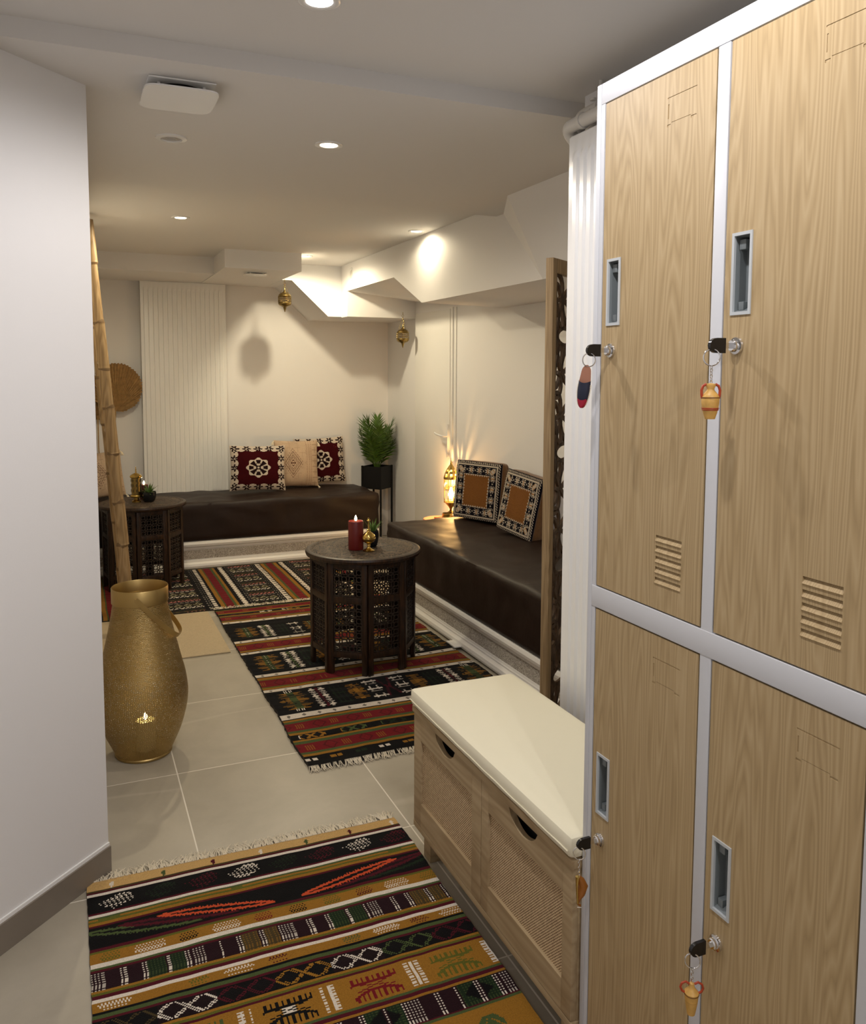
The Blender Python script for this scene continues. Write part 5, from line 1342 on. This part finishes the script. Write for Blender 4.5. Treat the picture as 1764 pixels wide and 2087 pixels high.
l = point('lantern_bulb_light', (0, 0, 0.215), 11.0, (1.0, 0.56, 0.20), 0.008); l.parent = t
t = empty('tealight_holder', (2.222, 4.875, 0.385), 'small round brass tealight cup just in front of the lit lantern', 'candle holder')
MB().lathe([(0, 0), (0.022, 0), (0.030, 0.006), (0.033, 0.020), (0.033, 0.044), (0.034, 0.047), (0.031, 0.047), (0.030, 0.010), (0.0, 0.006)], n=28, cap=False).build('cup', OLD_BRASS, t)
m = MB()
for zz in (0.022, 0.032, 0.042): m.tube(torus_pts((0, 0, zz), (1, 0, 0), (0, 1, 0), 0.0338, 0.0338, 28), 0.0014, 5, closed=True)
m.build('band', BRASS, t)
t = MB().lathe([(0, 0), (0.016, 0), (0.017, 0.003), (0.017, 0.020), (0.015, 0.022), (0, 0.021)], n=24).build('votive_candle', simple('coral_wax', rgb(236, 130, 84), 0.5), loc=(2.160, 4.905, 0.385)); tag(t, 'short coral candle on the salmon stool', 'candle')

# ================================================================== BAMBOO LADDER AND DRIED PALM LEAVES
lad = empty('bamboo_ladder', (0.17, 4.55, 0), 'leaning bamboo cane ladder against the left side of the lounge', 'ladder')
def cane(p0, p1, r, nodes, bow=0.0, seed=0):
    p0, p1 = Vector(p0), Vector(p1); pts = []; rs = []; rnd = random.Random(seed); L_ = (p1-p0).length
    ks = sorted([(k+rnd.uniform(-0.15, 0.15))/nodes for k in range(1, nodes)]); fs_ = [k/40 for k in range(41)]
    for k in ks: fs_ += [k+d_/L_ for d_ in (-0.012, -0.006, -0.003, -0.0012, 0.0012, 0.003, 0.007, 0.014)]
    fs_ = sorted(f for f in fs_ if 0 <= f <= 1); off = [rnd.uniform(-0.0035, 0.0035) for _ in range(nodes+1)]; m = MB()
    for f in fs_:
        d_ = min(((f-k)*L_ for k in ks), key=abs); seg_ = sum(1 for k in ks if f > k)
        b = 1+0.10*math.exp(-(d_/0.004)**2)-0.07*(1 if 0.0 < d_ < 0.0030 else 0)
        pts.append(p0.lerp(p1, f)+Vector((bow*math.sin(PI*f)+off[seg_], off[-1-seg_]*0.5, 0))); rs.append(r*b*(1-0.16*f))
    m.tube(pts, rs, 18)
    m.mi = [0]*len(m.f)
    for i in range(len(pts)-1):
        fm = (fs_[i]+fs_[i+1])/2
        if min(abs(fm-k) for k in ks)*L_ < 0.0022:
            for q in range(18): m.mi[i*18+q] = 1
    return m
W(cane((0.243, 4.40, 0.014), (0.094, 4.40, 2.07), 0.0295, 9, 0.004, 3).build('rail', [BAMBOO, BAMBOO_NODE]), lad)
W(cane((0.236, 4.72, 0.014), (0.088, 4.72, 2.05), 0.0270, 8, 0.002, 5).build('rail', [BAMBOO, BAMBOO_NODE]), lad)
for f in (0.16, 0.33, 0.5, 0.67, 0.84):
    x = 0.243+(0.094-0.243)*f; z = 2.07*f
    W(MB().tube([(x, 4.40, z), (x-0.004, 4.72, z)], 0.014, 12).build('rung', BAMBOO), lad)
def palm_fan(loc, R_, a0, a1, rz, label, stem, squash=1.0, n=44):
    t = empty('dried_palm_leaf', loc, label, 'dried leaf', rotz=rz)
    vs = [(0, 0, 0)]; fs = []; rnd = random.Random(n+int(loc[0]*50))
    for i in range(n*2+1):
        f = i/(n*2); a = a0+(a1-a0)*f; r = R_*(0.97+rnd.uniform(-0.02, 0.02))*(1.0 if i % 2 == 0 else 0.95)
        yy_ = -0.009 if i % 2 == 0 else 0.006
        vs.append((r*math.cos(a)*squash+R_*0.08, yy_, r*math.sin(a)+R_*0.92))
    for i in range(1, n*2+1): fs.append([0, i, i+1])
    N_ = len(vs); vs += [(v_[0], v_[1]+0.0015, v_[2]) for v_ in vs]; fs += [[f[0]+N_, f[2]+N_, f[1]+N_] for f in fs]
    MB().add(vs, fs).build('fan_blade', DRIED, t, smooth=False)
    MB().tube([(0, 0, 0.03), (0, -0.002, -0.02)]+stem, 0.004, 8).build('stem', DRIED, t); return t
palm_fan((0.283, 6.31, 1.060), 0.182, -1.35, PI+1.2, 0.0, 'large round dried palm fan against the back wall left of the radiator', [(-0.012, 0.0, -0.20), (-0.03, -0.005, -0.42), (-0.05, -0.01, -0.600)], squash=0.98)
palm_fan((0.165, 6.335, 1.00), 0.13, -1.3, PI+1.2, 0.15, 'second dried palm fan peeking out behind the bamboo pole', [(0.0, 0.0, -0.2), (0.01, 0.0, -0.40), (0.02, -0.01, -0.536)], squash=0.75)

# ================================================================== GROUPS OF REPEATS
GROUPS = {'banquette_sofa': 'low brown leatherette banquettes', 'throw_cushion': 'cushions on the back banquette', 'square_cushion': 'tan bordered cushions on the right banquette',
          'octagonal_table': 'carved octagonal side tables', 'hanging_lantern': 'brass lanterns hanging from the ceiling', 'key': 'keys hanging in the locker doors',
          'panel_radiator': 'tall ribbed radiators', 'pillar_candle': 'flameless pillar candles', 'potted_succulent': 'small plants on the tables',
          'kilim_rug': 'woven kilim rugs on the floor', 'heating_pipe': 'painted heating pipes', 'dried_palm_leaf': 'dried palm fans by the back wall'}
for o in list(COL.objects):
    if o.parent is None and 'label' in o:
        g = GROUPS.get(o.name.split('.')[0])
        if g: o['group'] = g
